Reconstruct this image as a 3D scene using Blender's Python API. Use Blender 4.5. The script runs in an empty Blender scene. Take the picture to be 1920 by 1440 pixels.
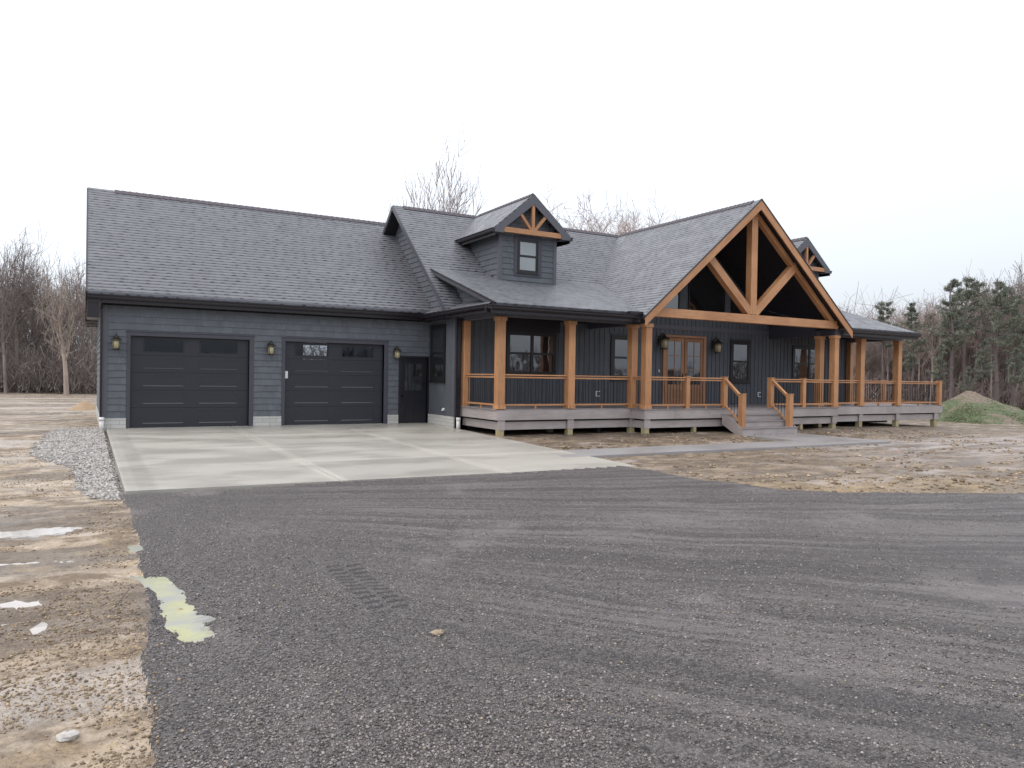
import bpy, math, random
import numpy as np
from mathutils import Vector, Matrix
random.seed(7)
S = bpy.context.scene
COL = S.collection
R = math.radians

# ------------------------------------------------------------------ camera
cam = bpy.data.cameras.new('camera'); co = bpy.data.objects.new('camera', cam); COL.objects.link(co)
cam.sensor_width = 36; cam.lens = 1401.6/1920*36; cam.clip_end = 3000; cam.clip_start = .05
F = Vector((0.4968, 0.8678, -0.0100)).normalized()
U0 = Vector((-0.0089, 0.0166, 1.0))
RT = F.cross(U0).normalized(); UP = RT.cross(F).normalized()
CAM = Vector((-0.409, -22.006, 1.516))
co.matrix_world = Matrix(((RT.x, UP.x, -F.x, CAM.x), (RT.y, UP.y, -F.y, CAM.y), (RT.z, UP.z, -F.z, CAM.z), (0, 0, 0, 1)))
S.camera = co

# ------------------------------------------------------------------ sky, sun, exposure
S.view_settings.view_transform = 'Standard'; S.view_settings.look = 'None'
S.view_settings.exposure = 0.0; S.view_settings.gamma = 1
W = bpy.data.worlds.new('World'); S.world = W; W.use_nodes = True
wn = W.node_tree; wn.nodes.clear()
def wN(t, **k):
    n = wn.nodes.new(t)
    for a, b in k.items(): setattr(n, a, b)
    return n
sky = wN('ShaderNodeTexSky', sky_type='NISHITA', sun_disc=False, sun_elevation=R(60), sun_rotation=R(281), dust_density=6, air_density=1.5)
skm = wN('ShaderNodeVectorMath', operation='SCALE'); skm.inputs['Scale'].default_value = .055
tc = wN('ShaderNodeTexCoord'); sep = wN('ShaderNodeSeparateXYZ')
mr = wN('ShaderNodeMapRange'); mr.inputs[1].default_value = 0; mr.inputs[2].default_value = .5; mr.inputs[3].default_value = 0; mr.inputs[4].default_value = 1
rmp = wN('ShaderNodeMix', data_type='RGBA')
rmp.inputs[6].default_value = (.63, .695, .80, 1); rmp.inputs[7].default_value = (1.25, 1.245, 1.275, 1)
noi = wN('ShaderNodeTexNoise'); noi.inputs['Scale'].default_value = 1.6; noi.inputs['Detail'].default_value = 3
nm = wN('ShaderNodeMapRange'); nm.inputs[3].default_value = .94; nm.inputs[4].default_value = 1.06
mul = wN('ShaderNodeVectorMath', operation='SCALE')
add = wN('ShaderNodeVectorMath', operation='ADD')
# the cloud deck is a touch brighter towards the upper left (behind the cloud the sun stands there)
dot = wN('ShaderNodeVectorMath', operation='DOT_PRODUCT'); dot.inputs[1].default_value = (-.70, .50, .5)
dm = wN('ShaderNodeMapRange'); dm.inputs[1].default_value = -.6; dm.inputs[2].default_value = .6; dm.inputs[3].default_value = .92; dm.inputs[4].default_value = 1.14
mm = wN('ShaderNodeMath', operation='MULTIPLY')
bg = wN('ShaderNodeBackground'); out = wN('ShaderNodeOutputWorld')
L = wn.links.new
L(tc.outputs['Generated'], sep.inputs[0]); L(sep.outputs[2], mr.inputs[0]); L(mr.outputs[0], rmp.inputs[0])
L(tc.outputs['Generated'], noi.inputs['Vector']); L(noi.outputs[0], nm.inputs[0])
L(tc.outputs['Generated'], dot.inputs[0]); L(dot.outputs['Value'], dm.inputs[0])
L(nm.outputs[0], mm.inputs[0]); L(dm.outputs[0], mm.inputs[1])
L(rmp.outputs[2], mul.inputs[0]); L(mm.outputs[0], mul.inputs['Scale'])
L(sky.outputs[0], skm.inputs[0]); L(skm.outputs[0], add.inputs[0]); L(mul.outputs[0], add.inputs[1])
L(add.outputs[0], bg.inputs[0]); L(bg.outputs[0], out.inputs[0]); bg.inputs[1].default_value = 1.0
sl = bpy.data.lights.new('sun', 'SUN'); sl.energy = .5; sl.angle = R(25); sl.color = (1, .97, .92)
so = bpy.data.objects.new('sun', sl); COL.objects.link(so)
# sun high on the left beyond the garage, behind thick cloud
so.rotation_euler = Vector((.5, -.1, -.9)).to_track_quat('-Z', 'Y').to_euler()
S.cycles.max_bounces = 7; S.cycles.diffuse_bounces = 3; S.cycles.glossy_bounces = 3; S.cycles.transparent_max_bounces = 12

# ------------------------------------------------------------------ materials
def mat(name, rough=.7, spec=None, ior=None):
    m = bpy.data.materials.new(name); m.use_nodes = True
    b = m.node_tree.nodes['Principled BSDF']; b.inputs['Roughness'].default_value = rough
    if spec is not None: b.inputs['Specular IOR Level'].default_value = spec
    if ior: b.inputs['IOR'].default_value = ior
    return m, m.node_tree, b
class G:
    """tiny node-graph helper"""
    def __init__(s, nt): s.nt = nt
    def n(s, t, ins=None, **k):
        n = s.nt.nodes.new(t)
        for a, b in k.items(): setattr(n, a, b)
        for a, b in (ins or {}).items():
            if isinstance(b, bpy.types.NodeSocket): s.nt.links.new(b, n.inputs[a])
            else: n.inputs[a].default_value = b
        return n
    def m(s, op, a, b=0.0, c=None):
        d = {0: a, 1: b}
        if c is not None: d[2] = c
        return s.n('ShaderNodeMath', d, operation=op).outputs[0]
    def mix(s, f, a, b):
        a = a if isinstance(a, bpy.types.NodeSocket) else (*a, 1); b = b if isinstance(b, bpy.types.NodeSocket) else (*b, 1)
        return s.n('ShaderNodeMix', {0: f, 6: a, 7: b}, data_type='RGBA').outputs[2]
    def mulc(s, c, v):
        return s.n('ShaderNodeVectorMath', {0: c, 'Scale': v}, operation='SCALE').outputs[0]
    def rng(s, v, a, b, c=0., d=1., smooth=False):
        return s.n('ShaderNodeMapRange', {0: v, 1: a, 2: b, 3: c, 4: d}, interpolation_type='SMOOTHSTEP' if smooth else 'LINEAR').outputs[0]
    def noise(s, vec, sc, det=3, rough=.55, out=0):
        return s.n('ShaderNodeTexNoise', {'Vector': vec, 'Scale': sc, 'Detail': det, 'Roughness': rough}).outputs[out]
    def scale(s, vec, v): return s.n('ShaderNodeVectorMath', {0: vec, 1: v}, operation='MULTIPLY').outputs[0]
    def uv(s): return s.n('ShaderNodeTexCoord').outputs['UV']
    def obj(s): return s.n('ShaderNodeTexCoord').outputs['Object']
    def pos(s): return s.n('ShaderNodeNewGeometry').outputs['Position']
    def island(s): return s.n('ShaderNodeNewGeometry').outputs['Random Per Island']
    def bump(s, h, dist=.01, st=1.):
        return s.n('ShaderNodeBump', {'Height': h, 'Distance': dist, 'Strength': st}).outputs[0]
    def sep(s, v): o = s.n('ShaderNodeSeparateXYZ', {0: v}).outputs; return o[0], o[1], o[2]
    def comb(s, x, y, z=0.): return s.n('ShaderNodeCombineXYZ', {0: x, 1: y, 2: z}).outputs[0]
    def white(s, v): return s.n('ShaderNodeTexWhiteNoise', {'Vector': v}, noise_dimensions='3D').outputs[0]
def setc(g, b, c, nrm=None, rough=None):
    g.nt.links.new(c, b.inputs['Base Color'])
    if nrm is not None: g.nt.links.new(nrm, b.inputs['Normal'])
    if rough is not None: g.nt.links.new(rough, b.inputs['Roughness'])

def m_plain(name, c, rough=.6, var=.12, sc=6., metallic=0, ior=None, bump=0.):
    m, nt, b = mat(name, rough, ior=ior); g = G(nt); b.inputs['Metallic'].default_value = metallic
    n = g.noise(g.obj(), sc, 4)
    col = g.mix(n, tuple(x*(1-var) for x in c), tuple(x*(1+var) for x in c))
    setc(g, b, col, g.bump(g.noise(g.obj(), 60., 3), .002, bump) if bump else None, g.rng(n, .2, .8, rough-.08, rough+.08))
    return m
def m_shingle(name, k=1.0):
    m, nt, b = mat(name, .5, ior=1.42); g = G(nt); uv = g.uv(); u, v, _ = g.sep(uv)
    wob = g.m('MULTIPLY', g.m('SUBTRACT', g.noise(uv, 3., 2), .5), .016)
    vv = g.m('DIVIDE', g.m('ADD', v, wob), .142)
    row = g.m('FLOOR', vv); vf = g.m('FRACT', vv)
    off = g.m('MULTIPLY', g.white(g.comb(row, 3.3, 1.)), 5.)
    uu = g.m('ADD', g.m('DIVIDE', u, .30), off)
    cell = g.m('FLOOR', uu); r1 = g.white(g.comb(cell, row, 0.)); r2 = g.white(g.comb(cell, row, 5.)); r3 = g.white(g.comb(cell, row, 9.))
    # laminated tabs: between the raised teeth a printed dark line shows along the butt edge
    uf = g.m('FRACT', uu)
    d_ = g.m('DIVIDE', g.m('ABSOLUTE', g.m('SUBTRACT', uf, g.m('ADD', .36, g.m('MULTIPLY', r1, .28)))), g.m('ADD', .20, g.m('MULTIPLY', r2, .15)))
    hgt_ = g.m('MULTIPLY', g.m('SQRT', g.m('MAXIMUM', g.m('SUBTRACT', 1., g.m('MULTIPLY', d_, d_)), 0.)), g.m('ADD', .34, g.m('MULTIPLY', r3, .26)))
    dash = g.m('MULTIPLY', g.m('MULTIPLY', g.rng(g.m('SUBTRACT', hgt_, vf), -.04, .10, 0., 1., True), g.m('GREATER_THAN', r3, .12)), g.m('ADD', .6, g.m('MULTIPLY', r1, .4)))
    thin = g.rng(vf, .36, .10, 0., .66, True)
    dark = g.m('MAXIMUM', dash, thin)
    base = g.mix(g.m('ADD', g.m('MULTIPLY', r2, .16), g.m('MULTIPLY', vf, .84)), (.080*k, .084*k, .094*k), (.194*k, .204*k, .232*k))
    gran = g.noise(uv, 160., 2)
    base = g.mulc(base, g.rng(gran, .25, .75, .8, 1.2))
    big = g.noise(uv, .5, 3); base = g.mulc(base, g.rng(big, .3, .7, .96, 1.04))
    col = g.mix(dark, base, (.011*k, .012*k, .016*k))
    h = g.m('ADD', g.m('MULTIPLY', g.m('SUBTRACT', 1., vf), .6), g.m('MULTIPLY', r1, .5))
    h = g.m('ADD', g.m('MULTIPLY', h, .9), g.m('MULTIPLY', gran, .12))
    setc(g, b, col, g.bump(h, .008, .9), g.rng(g.noise(uv, 2.2, 4), .35, .65, .36, .60))
    return m
def m_paint_board(name, c, rough=.62):
    """painted fibre-cement shake: faint vertical grain and blotches"""
    m, nt, b = mat(name, rough); g = G(nt); uv = g.uv()
    gr = g.noise(g.scale(uv, (30., 3., 1.)), 1., 4, .65)
    bl = g.noise(g.scale(uv, (2.4, 1.2, 1.)), 1., 3)
    f = g.m('ADD', g.m('MULTIPLY', gr, .5), g.m('MULTIPLY', bl, .5))
    col = g.mulc(g.mix(g.rng(f, .35, .65), tuple(x*.8 for x in c), tuple(x*1.2 for x in c)), g.rng(g.island(), 0., 1., .93, 1.07))
    setc(g, b, col, g.bump(gr, .004, .6))
    return m
def m_wood(name, c, k=1.):
    m, nt, b = mat(name, .5); g = G(nt); uv = g.uv(); isl = g.island()
    off = g.comb(g.m('MULTIPLY', isl, 37.), g.m('MULTIPLY', isl, 91.))
    p = g.n('ShaderNodeVectorMath', {0: uv, 1: off}, operation='ADD').outputs[0]
    gr = g.noise(g.scale(p, (45., 1.6, 1.)), 1., 5, .6)
    kn = g.n('ShaderNodeTexVoronoi', {'Vector': g.scale(p, (5., 1.3, 1.)), 'Scale': 1.}).outputs['Distance']
    knot = g.rng(kn, .0, .12, 1., 0., True)
    bl = g.noise(p, 1.1, 3)
    f = g.m('ADD', g.m('MULTIPLY', gr, .6), g.m('MULTIPLY', bl, .4))
    col = g.mix(g.rng(f, .35, .66), (c[0]*.68*k, c[1]*.6*k, c[2]*.55*k), (c[0]*1.18*k, c[1]*1.2*k, c[2]*1.25*k))
    col = g.mix(g.m('MULTIPLY', knot, .6), col, (.09, .035, .015)); ck = g.rng(g.noise(g.scale(p, (90., .9, 1.)), 1., 2, .5), .66, .72, 0., .5); col = g.mix(ck, col, (.13, .06, .03)); col = g.mulc(col, g.rng(g.n('ShaderNodeObjectInfo').outputs['Random'], 0., 1., .86, 1.10))
    setc(g, b, col, g.bump(gr, .003, .5), g.rng(gr, .3, .7, .38, .6))
    return m
def m_composite(name, c, rough=.5):
    m, nt, b = mat(name, rough); g = G(nt); uv = g.uv()
    gr = g.noise(g.scale(uv, (2., 40., 1.)), 1., 4, .6); bl = g.noise(uv, 1.3, 3)
    f = g.m('ADD', g.m('MULTIPLY', gr, .55), g.m('MULTIPLY', bl, .45))
    col = g.mulc(g.mix(g.rng(f, .36, .64), tuple(x*.78 for x in c), tuple(x*1.16 for x in c)), g.rng(g.island(), 0., 1., .92, 1.08))
    setc(g, b, col, g.bump(gr, .002, .5), g.rng(bl, .3, .7, .25, .55)); return m
def m_glass(name, c=(.012, .013, .016), ior=2.3):
    m, nt, b = mat(name, .02, ior=ior); g = G(nt)
    n = g.noise(g.obj(), 1.7, 1)
    setc(g, b, g.mix(g.noise(g.obj(), .8, 2), tuple(x*.6 for x in c), tuple(x*1.5 for x in c)), g.bump(n, .05, .12)); return m
def m_thru_glass(name):
    m, nt, b = mat(name, .02); g = G(nt); nt.nodes.remove(b)
    t = g.n('ShaderNodeBsdfTransparent', {0: (.62, .64, .66, 1)}); gl = g.n('ShaderNodeBsdfGlossy', {'Roughness': .02, 0: (.9, .95, 1, 1)})
    mx = g.n('ShaderNodeMixShader', {0: .03}); nt.links.new(t.outputs[0], mx.inputs[1]); nt.links.new(gl.outputs[0], mx.inputs[2])
    nt.links.new(mx.outputs[0], nt.nodes['Material Output'].inputs[0]); return m
def m_concrete(name, c, slab=False):
    m, nt, b = mat(name, .35); g = G(nt); p = g.pos(); x, y, z = g.sep(p)
    fine = g.noise(p, 45., 4); mid = g.noise(g.scale(p, (.5, .9, 1.)), 1., 5, .55); br = g.noise(g.scale(p, (3., 60., 1.)), 1., 3)
    wet = g.rng(mid, .38, .62, 0., 1., True)
    col = g.mix(wet, tuple(v*.96 for v in c), tuple(v*1.02 for v in c))
    col = g.mulc(col, g.rng(fine, .3, .7, .93, 1.07)); col = g.mulc(col, g.rng(br, .3, .7, .97, 1.03))
    rough = g.rng(wet, 0., 1., .30, .5)
    if slab:
        # damp patches hugging the control joints and the smoother trowelled margin of each panel
        px = g.m('DIVIDE', g.m('SUBTRACT', x, .15), 3.0); py = g.m('DIVIDE', y, -2.6)
        rr = g.white(g.comb(g.m('FLOOR', px), g.m('FLOOR', py), 2.))
        col = g.mulc(col, g.rng(rr, 0., 1., .93, 1.06))
        fx = g.m('FRACT', px); fy = g.m('FRACT', py)
        ex = g.m('MINIMUM', fx, g.m('SUBTRACT', 1., fx)); ey = g.m('MINIMUM', fy, g.m('SUBTRACT', 1., fy))
        bord = g.m('MAXIMUM', g.rng(ex, .03, .05, 1., 0., True), g.rng(fy, .07, .12, 1., 0., True))
        col = g.mix(g.m('MULTIPLY', bord, .8), col, tuple(v*1.2 for v in c))
        dampn = g.noise(g.scale(p, (.5, .8, 1.)), .9, 5, .6)
        damp = g.m('MULTIPLY', g.rng(dampn, .44, .66, 0., 1., True), g.rng(y, -7.5, -.5, .10, .45))
        col = g.mix(damp, col, tuple(v*.70 for v in (c[0], c[1]*.99, c[2]*.97)))
        rough = g.m('SUBTRACT', rough, g.m('MULTIPLY', damp, .12))
        st = g.rng(g.m('ABSOLUTE', g.m('SUBTRACT', x, .32)), .16, .24, 1., 0.)
        col = g.mix(g.m('MULTIPLY', st, .35), col, tuple(v*.62 for v in c))
    setc(g, b, col, g.bump(fine, .002, .4), rough); return m
def m_block(name):
    m, nt, b = mat(name, .8); g = G(nt); uv = g.uv()
    br = g.n('ShaderNodeTexBrick', {'Vector': uv, 'Color1': (.56, .56, .54, 1), 'Color2': (.46, .46, .44, 1), 'Mortar': (.3, .3, .29, 1), 'Scale': 1., 'Mortar Size': .006, 'Brick Width': .4, 'Row Height': .1})
    n = g.noise(uv, 9., 5, .65)
    setc(g, b, g.mulc(g.mix(g.rng(n, .5, .75, 0., .5), br.outputs[0], (.42, .36, .26)), g.rng(n, .2, .8, .85, 1.1)), g.bump(n, .004, .5)); return m
def m_shallow(name, edge, deep):
    """turbid rain water: opaque where deep, clearing towards a thin wet margin"""
    m, nt, b = mat(name, .03, ior=1.36); g = G(nt); p = g.pos()
    dp = g.n('ShaderNodeAttribute', attribute_name='deep').outputs['Fac']; n = g.noise(p, 9., 4)
    t = g.m('ADD', dp, g.m('MULTIPLY', g.m('SUBTRACT', n, .5), .7))
    setc(g, b, g.mix(g.rng(g.noise(p, 3.2, 4), .36, .64, 0., 1., True), edge, g.mix(g.noise(p, 5., 3), tuple(x*.85 for x in deep), tuple(x*1.15 for x in deep))), g.bump(g.noise(p, 9., 2), .003, .25))
    nt.links.new(g.rng(t, .36, .66, .30, 1., True), b.inputs['Alpha']); return m
def m_bark(name, c):
    m, nt, b = mat(name, .85); g = G(nt); n = g.noise(g.scale(g.pos(), (6., 6., 1.5)), 1., 4)
    setc(g, b, g.mulc(g.mix(n, tuple(x*.6 for x in c), tuple(x*1.4 for x in c)), g.rng(g.island(), 0., 1., .7, 1.3))); return m
def m_needles(name, c):
    m, nt, b = mat(name, .7); g = G(nt)
    setc(g, b, g.mulc(g.mix(g.noise(g.pos(), .9, 3), tuple(x*.6 for x in c), tuple(x*1.35 for x in c)), g.rng(g.island(), 0., 1., .55, 1.45))); return m
def m_stone(name, c1, c2, rough=.5, odd=None):
    m, nt, b = mat(name, rough); g = G(nt); i = g.island()
    col = g.mulc(g.mix(g.white(g.comb(i, 2., 3.)), c1, c2), g.rng(i, 0., 1., .7, 1.35))
    if odd: col = g.mix(g.m('GREATER_THAN', g.white(g.comb(i, 9., 1.)), .985), col, odd)
    setc(g, b, col); return m

def ground_mud():
    m, nt, b = mat('wet_mud', .6); g = G(nt); p = g.pos(); x, y, z = g.sep(p)
    ps = g.scale(p, (.75, 1.15, 1.))
    n1 = g.noise(ps, .8, 6, .6); n2 = g.noise(ps, 3.1, 6, .65); n3 = g.noise(p, 26., 6, .7); n4 = g.noise(p, 7., 5, .6)
    rt = g.rng(x, 6., 9., 0., 1.)                                   # right yard is darker brown than the tan left bank
    tan = g.mix(rt, (.43, .35, .262), (.27, .212, .160)); brown = g.mix(rt, (.185, .135, .088), (.150, .113, .080)); pale = g.mix(rt, (.53, .455, .375), (.38, .335, .305))
    c = g.mix(g.rng(n2, .42, .6, 0., 1., True), brown, tan)
    c = g.mix(g.rng(n1, .54, .66, 0., .85, True), c, pale)
    # straw blown onto the bank beside the driveway
    c = g.mix(g.m('MULTIPLY', g.rng(n4, .56, .68, 0., .75, True), 1.), c, g.mix(rt, (.38, .28, .16), (.33, .245, .135)))
    # straw-coloured rim where the fresh soil meets the dark gravel (right), olive tint there
    yb = g.m('ADD', g.m('MULTIPLY', x, -.42), -10.4)
    rim = g.m('MULTIPLY', g.rng(g.m('SUBTRACT', y, yb), 2.2, .2, 0., 1., True), rt)
    c = g.mix(g.m('MULTIPLY', rim, g.rng(n4, .40, .55, .1, .7)), c, (.34, .24, .11))
    # pale dried silt swathes across the right yard
    ws = g.noise(g.n('ShaderNodeVectorMath', {0: g.scale(p, (.28, 2.6, 1.)), 1: (3., 1., 0.)}, operation='ADD').outputs[0], 1., 5, .65)
    zone = g.m('MULTIPLY', g.rng(x, 13., 18., 0., 1., True), g.m('MULTIPLY', g.rng(y, -14., -11., 0., 1., True), g.rng(y, -7.0, -9.3, 0., 1., True)))
    c = g.mix(g.m('MULTIPLY', zone, g.rng(ws, .42, .56, 0., .85, True)), c, (.40, .36, .345))
    far = g.m('MULTIPLY', g.rng(y, 6., 14., 0., 1.), g.rng(n1, .3, .7, .2, .7)); c = g.mix(far, c, (.22, .185, .155)); bn = g.noise(g.scale(p, (.10, .42, 1.)), 1., 4, .6); lf = g.rng(x, 4., -1., 0., 1.); c = g.mix(g.m('MULTIPLY', lf, g.rng(bn, .52, .60, 0., .8, True)), c, (.13, .105, .085)); c = g.mix(g.m('MULTIPLY', lf, g.rng(bn, .44, .38, 0., .7, True)), c, (.46, .42, .385))
    yd = g.noise(g.scale(p, (.35, .9, 1.)), 1.6, 5, .65); c = g.mix(g.m('MULTIPLY', rt, g.rng(yd, .50, .60, 0., .55, True)), c, (.10, .078, .058))
    og = g.rng(g.noise(ps, 1.9, 3), .62, .70, 0., .5, True); c = g.mix(og, c, (.38, .28, .17))
    c = g.mulc(c, g.rng(n3, .3, .7, .68, 1.24)); sp = g.noise(p, 55., 3, .6); c = g.mulc(c, g.rng(g.m('MULTIPLY', g.rng(sp, .56, .64, 0., 1.), g.rng(n2, .6, .42, 0., 1.)), 0., 1., 1., .55))
    wet = g.rng(g.noise(ps, 1.5, 4), .45, .6, 0., 1., True)
    h = g.m('ADD', g.m('MULTIPLY', n3, .5), g.m('MULTIPLY', n4, .9))
    setc(g, b, c, g.bump(h, .05, .8), g.rng(wet, 0., 1., .7, .3)); return m
def ground_gravel():
    m, nt, b = mat('dark_gravel', .6); g = G(nt); p = g.pos(); x, y, z = g.sep(p)
    v1 = g.n('ShaderNodeTexVoronoi', {'Vector': p, 'Scale': 60.}); v2 = g.n('ShaderNodeTexVoronoi', {'Vector': p, 'Scale': 95.})
    r1 = g.n('ShaderNodeSeparateColor', {0: v1.outputs['Color']}).outputs[0]
    big = g.noise(g.scale(p, (1., .8, 1.)), .7, 5, .6)
    base = g.mix(r1, (.062, .054, .053), (.25, .226, .222))
    base = g.mulc(base, g.rng(v1.outputs['Distance'], .15, .75, 1.12, .55))  # darker between the stones: crevice shade put into the colour
    # compacted wheel streaks, smoother and paler, sweeping from the garage towards the road on the right
    wob = g.m('ADD', g.m('MULTIPLY', g.noise(p, .25, 2), 2.4), g.m('MULTIPLY', g.noise(p, 1.6, 3), .35))
    ang = g.m('ADD', g.m('MULTIPLY', g.m('ARCTAN2', g.m('ADD', y, 9.0), g.m('SUBTRACT', x, -4.5)), 26.), wob)
    st = g.noise(g.comb(g.m('MULTIPLY', ang, 2.1), g.m('MULTIPLY', x, .06)), 1.3, 3, .6)
    streak = g.m('MULTIPLY', g.rng(st, .50, .58, 0., 1., True), g.m('MULTIPLY', g.rng(x, .8, 3., .0, 1., True), g.rng(g.noise(p, .9, 4), .36, .56, .25, 1.)))
    fines = g.m('MAXIMUM', g.m('MULTIPLY', streak, .7), g.rng(big, .55, .68, 0., .8, True))
    c = g.mix(fines, base, (.150, .136, .135))
    c = g.mix(g.m('MULTIPLY', g.rng(st, .49, .42, 0., .42, True), g.rng(x, .8, 3.)), c, (.052, .047, .049))
    c = g.mulc(c, g.rng(big, .3, .7, .90, 1.10)); c = g.mulc(c, g.rng(g.noise(p, 11., 3), .3, .7, .85, 1.15))
    # left by a loader: two rows of tread lugs pressed in the fines
    def tread(ax, ay, bx, by, wd, n, amp):
        L_ = math.hypot(bx-ax, by-ay); ux, uy = (bx-ax)/L_, (by-ay)/L_
        dx = g.m('SUBTRACT', x, ax); dy = g.m('SUBTRACT', y, ay)
        t = g.m('ADD', g.m('MULTIPLY', dx, ux), g.m('MULTIPLY', dy, uy)); s = g.m('SUBTRACT', g.m('MULTIPLY', dx, uy), g.m('MULTIPLY', dy, ux))
        s = g.m('ADD', s, g.m('MULTIPLY', g.m('SUBTRACT', g.noise(p, 6., 2), .5), .03))
        ab = g.m('ABSOLUTE', s)
        inside = g.m('MULTIPLY', g.rng(ab, wd, wd*.92, 0., 1.), g.m('MULTIPLY', g.rng(t, 0., .1), g.rng(t, L_, L_-.12)))
        ph = g.m('ADD', g.m('MULTIPLY', t, n/L_), g.m('MULTIPLY', g.m('SIGN', s), .25))
        lug = g.m('GREATER_THAN', g.m('FRACT', ph), .6)
        lug = g.m('MULTIPLY', lug, g.rng(ab, wd*.1, wd*.2)); return g.m('MULTIPLY', g.m('MULTIPLY', inside, lug), amp)
    tr = g.m('MAXIMUM', tread(1.60, -15.45, 1.52, -17.0, .15, 13, 1.), tread(2.62, -14.6, 2.66, -16.2, .16, 13, .45))
    c = g.mix(g.m('MULTIPLY', tr, .8), c, (.030, .027, .028))
    h = g.m('ADD', g.m('MULTIPLY', g.m('SUBTRACT', .8, v1.outputs['Distance']), g.m('SUBTRACT', 1.15, fines)), g.m('MULTIPLY', g.m('SUBTRACT', .6, v2.outputs['Distance']), .35))
    h = g.m('SUBTRACT', h, g.m('MULTIPLY', tr, 1.6))
    setc(g, b, c, g.bump(h, .028, 1.), g.rng(r1, 0., 1., .42, .7)); return m
def ground_pale():
    m, nt, b = mat('pale_gravel_base', .7); g = G(nt); p = g.pos()
    v1 = g.n('ShaderNodeTexVoronoi', {'Vector': p, 'Scale': 26.}); r1 = g.n('ShaderNodeSeparateColor', {0: v1.outputs['Color']}).outputs[0]
    c = g.mulc(g.mix(r1, (.17, .162, .15), (.37, .355, .335)), g.rng(v1.outputs['Distance'], .1, .7, 1.1, .4))
    setc(g, b, c, g.bump(g.m('SUBTRACT', 1., v1.outputs['Distance']), .03, 1.)); return m
def m_water(name, c, rough=.04):
    m, nt, b = mat(name, rough, ior=1.33); g = G(nt); p = g.pos()
    n = g.noise(p, 3.4, 4)
    setc(g, b, g.mix(n, tuple(x*.75 for x in c), tuple(x*1.25 for x in c)), g.bump(g.noise(p, 9., 2), .004, .3)); return m

M = dict(
 shingle=m_shingle('shingle'), lap=m_paint_board('lap_siding', (.104, .116, .136)), batten=m_paint_board('board_and_batten', (.090, .100, .118)),
 trim=m_plain('dark_trim', (.105, .107, .128), .5), trimD=m_plain('charcoal_trim', (.055, .055, .072), .45), black=m_plain('black_metal', (.012, .011, .014), .35),
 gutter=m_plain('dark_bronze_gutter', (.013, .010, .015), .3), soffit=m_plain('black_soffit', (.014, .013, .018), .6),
 door=m_plain('charcoal_door', (.020, .022, .031), .40, .06), glintedge=m_plain('glint_moulding', (.035, .037, .047), .22, .1, ior=1.6), sidedoor=m_plain('black_door', (.010, .010, .016), .35),  # door panel mouldings: sky highlight put into a paler, glossier colour
 wood=m_wood('stained_cedar', (.52, .27, .128)), wooddoor=m_wood('stained_door_wood', (.37, .185, .095)), comp=m_composite('grey_composite', (.385, .345, .338)),
 decktop=m_composite('wet_deck_boards', (.27, .245, .25), .2), glass=m_glass('dark_glass'), thru=m_thru_glass('garage_glass'),
 skypane=m_glass('dormer_glass', (.16, .19, .205), 2.4), slab=m_concrete('concrete_slab', (.375, .362, .328), True), walk=m_concrete('concrete_walk', (.29, .283, .287)),  # dormer glass: reflected sky put into a pale blue-grey base colour
 block=m_block('foundation_block'), pvc=m_plain('white_pvc', (.75, .75, .74), .4), treated=m_wood('treated_pine', (.42, .38, .22)), white=m_plain('white_plastic', (.75, .75, .75), .4),
 lamp=m_plain('cream_lamp_glass', (.40, .36, .22), .25), lampbody=m_plain('lamp_bronze', (.022, .017, .015), .4), brass=m_plain('dark_handle', (.03, .02, .015), .3, metallic=.8),
 mud=ground_mud(), gravel=ground_gravel(), pale=ground_pale(),
 stone=m_stone('dark_stone', (.055, .048, .048), (.29, .263, .258), .45, (.32, .27, .19)), palestone=m_stone('pale_stone', (.22, .21, .198), (.44, .42, .40), .6), clod=m_stone('clod', (.13, .094, .062), (.38, .295, .20), .75),
 puddle=m_shallow('muddy_water', (.42, .39, .36), (.46, .43, .40)), algae=m_shallow('yellow_water', (.37, .38, .36), (.46, .47, .29)),
 bark=m_bark('grey_brown_bark', (.21, .178, .165)), barkr=m_bark('red_brown_bark', (.34, .275, .25)), barkm=m_bark('bloom_red_bark', (.42, .34, .32)), barkl=m_bark('bloom_grey_bark', (.36, .32, .31)), barkp=m_bark('pale_bark', (.33, .275, .235)), barkd=m_bark('dark_bark', (.115, .092, .094)),  # barkl and barkm: bloom of the bright sky put into paler bark
 needle=m_needles('pine_needles', (.18, .20, .155)), dimwall=m_plain('inside_wall', (.010, .010, .010), .8), ridge=m_plain('ridge_cap_shingle', (.075, .062, .075), .6, .2, 20.),  # inside walls near black: gloom of the garage interior put into the colour
 straw=m_plain('rock', (.30, .24, .17), .8, .3, 30.),
)

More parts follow.
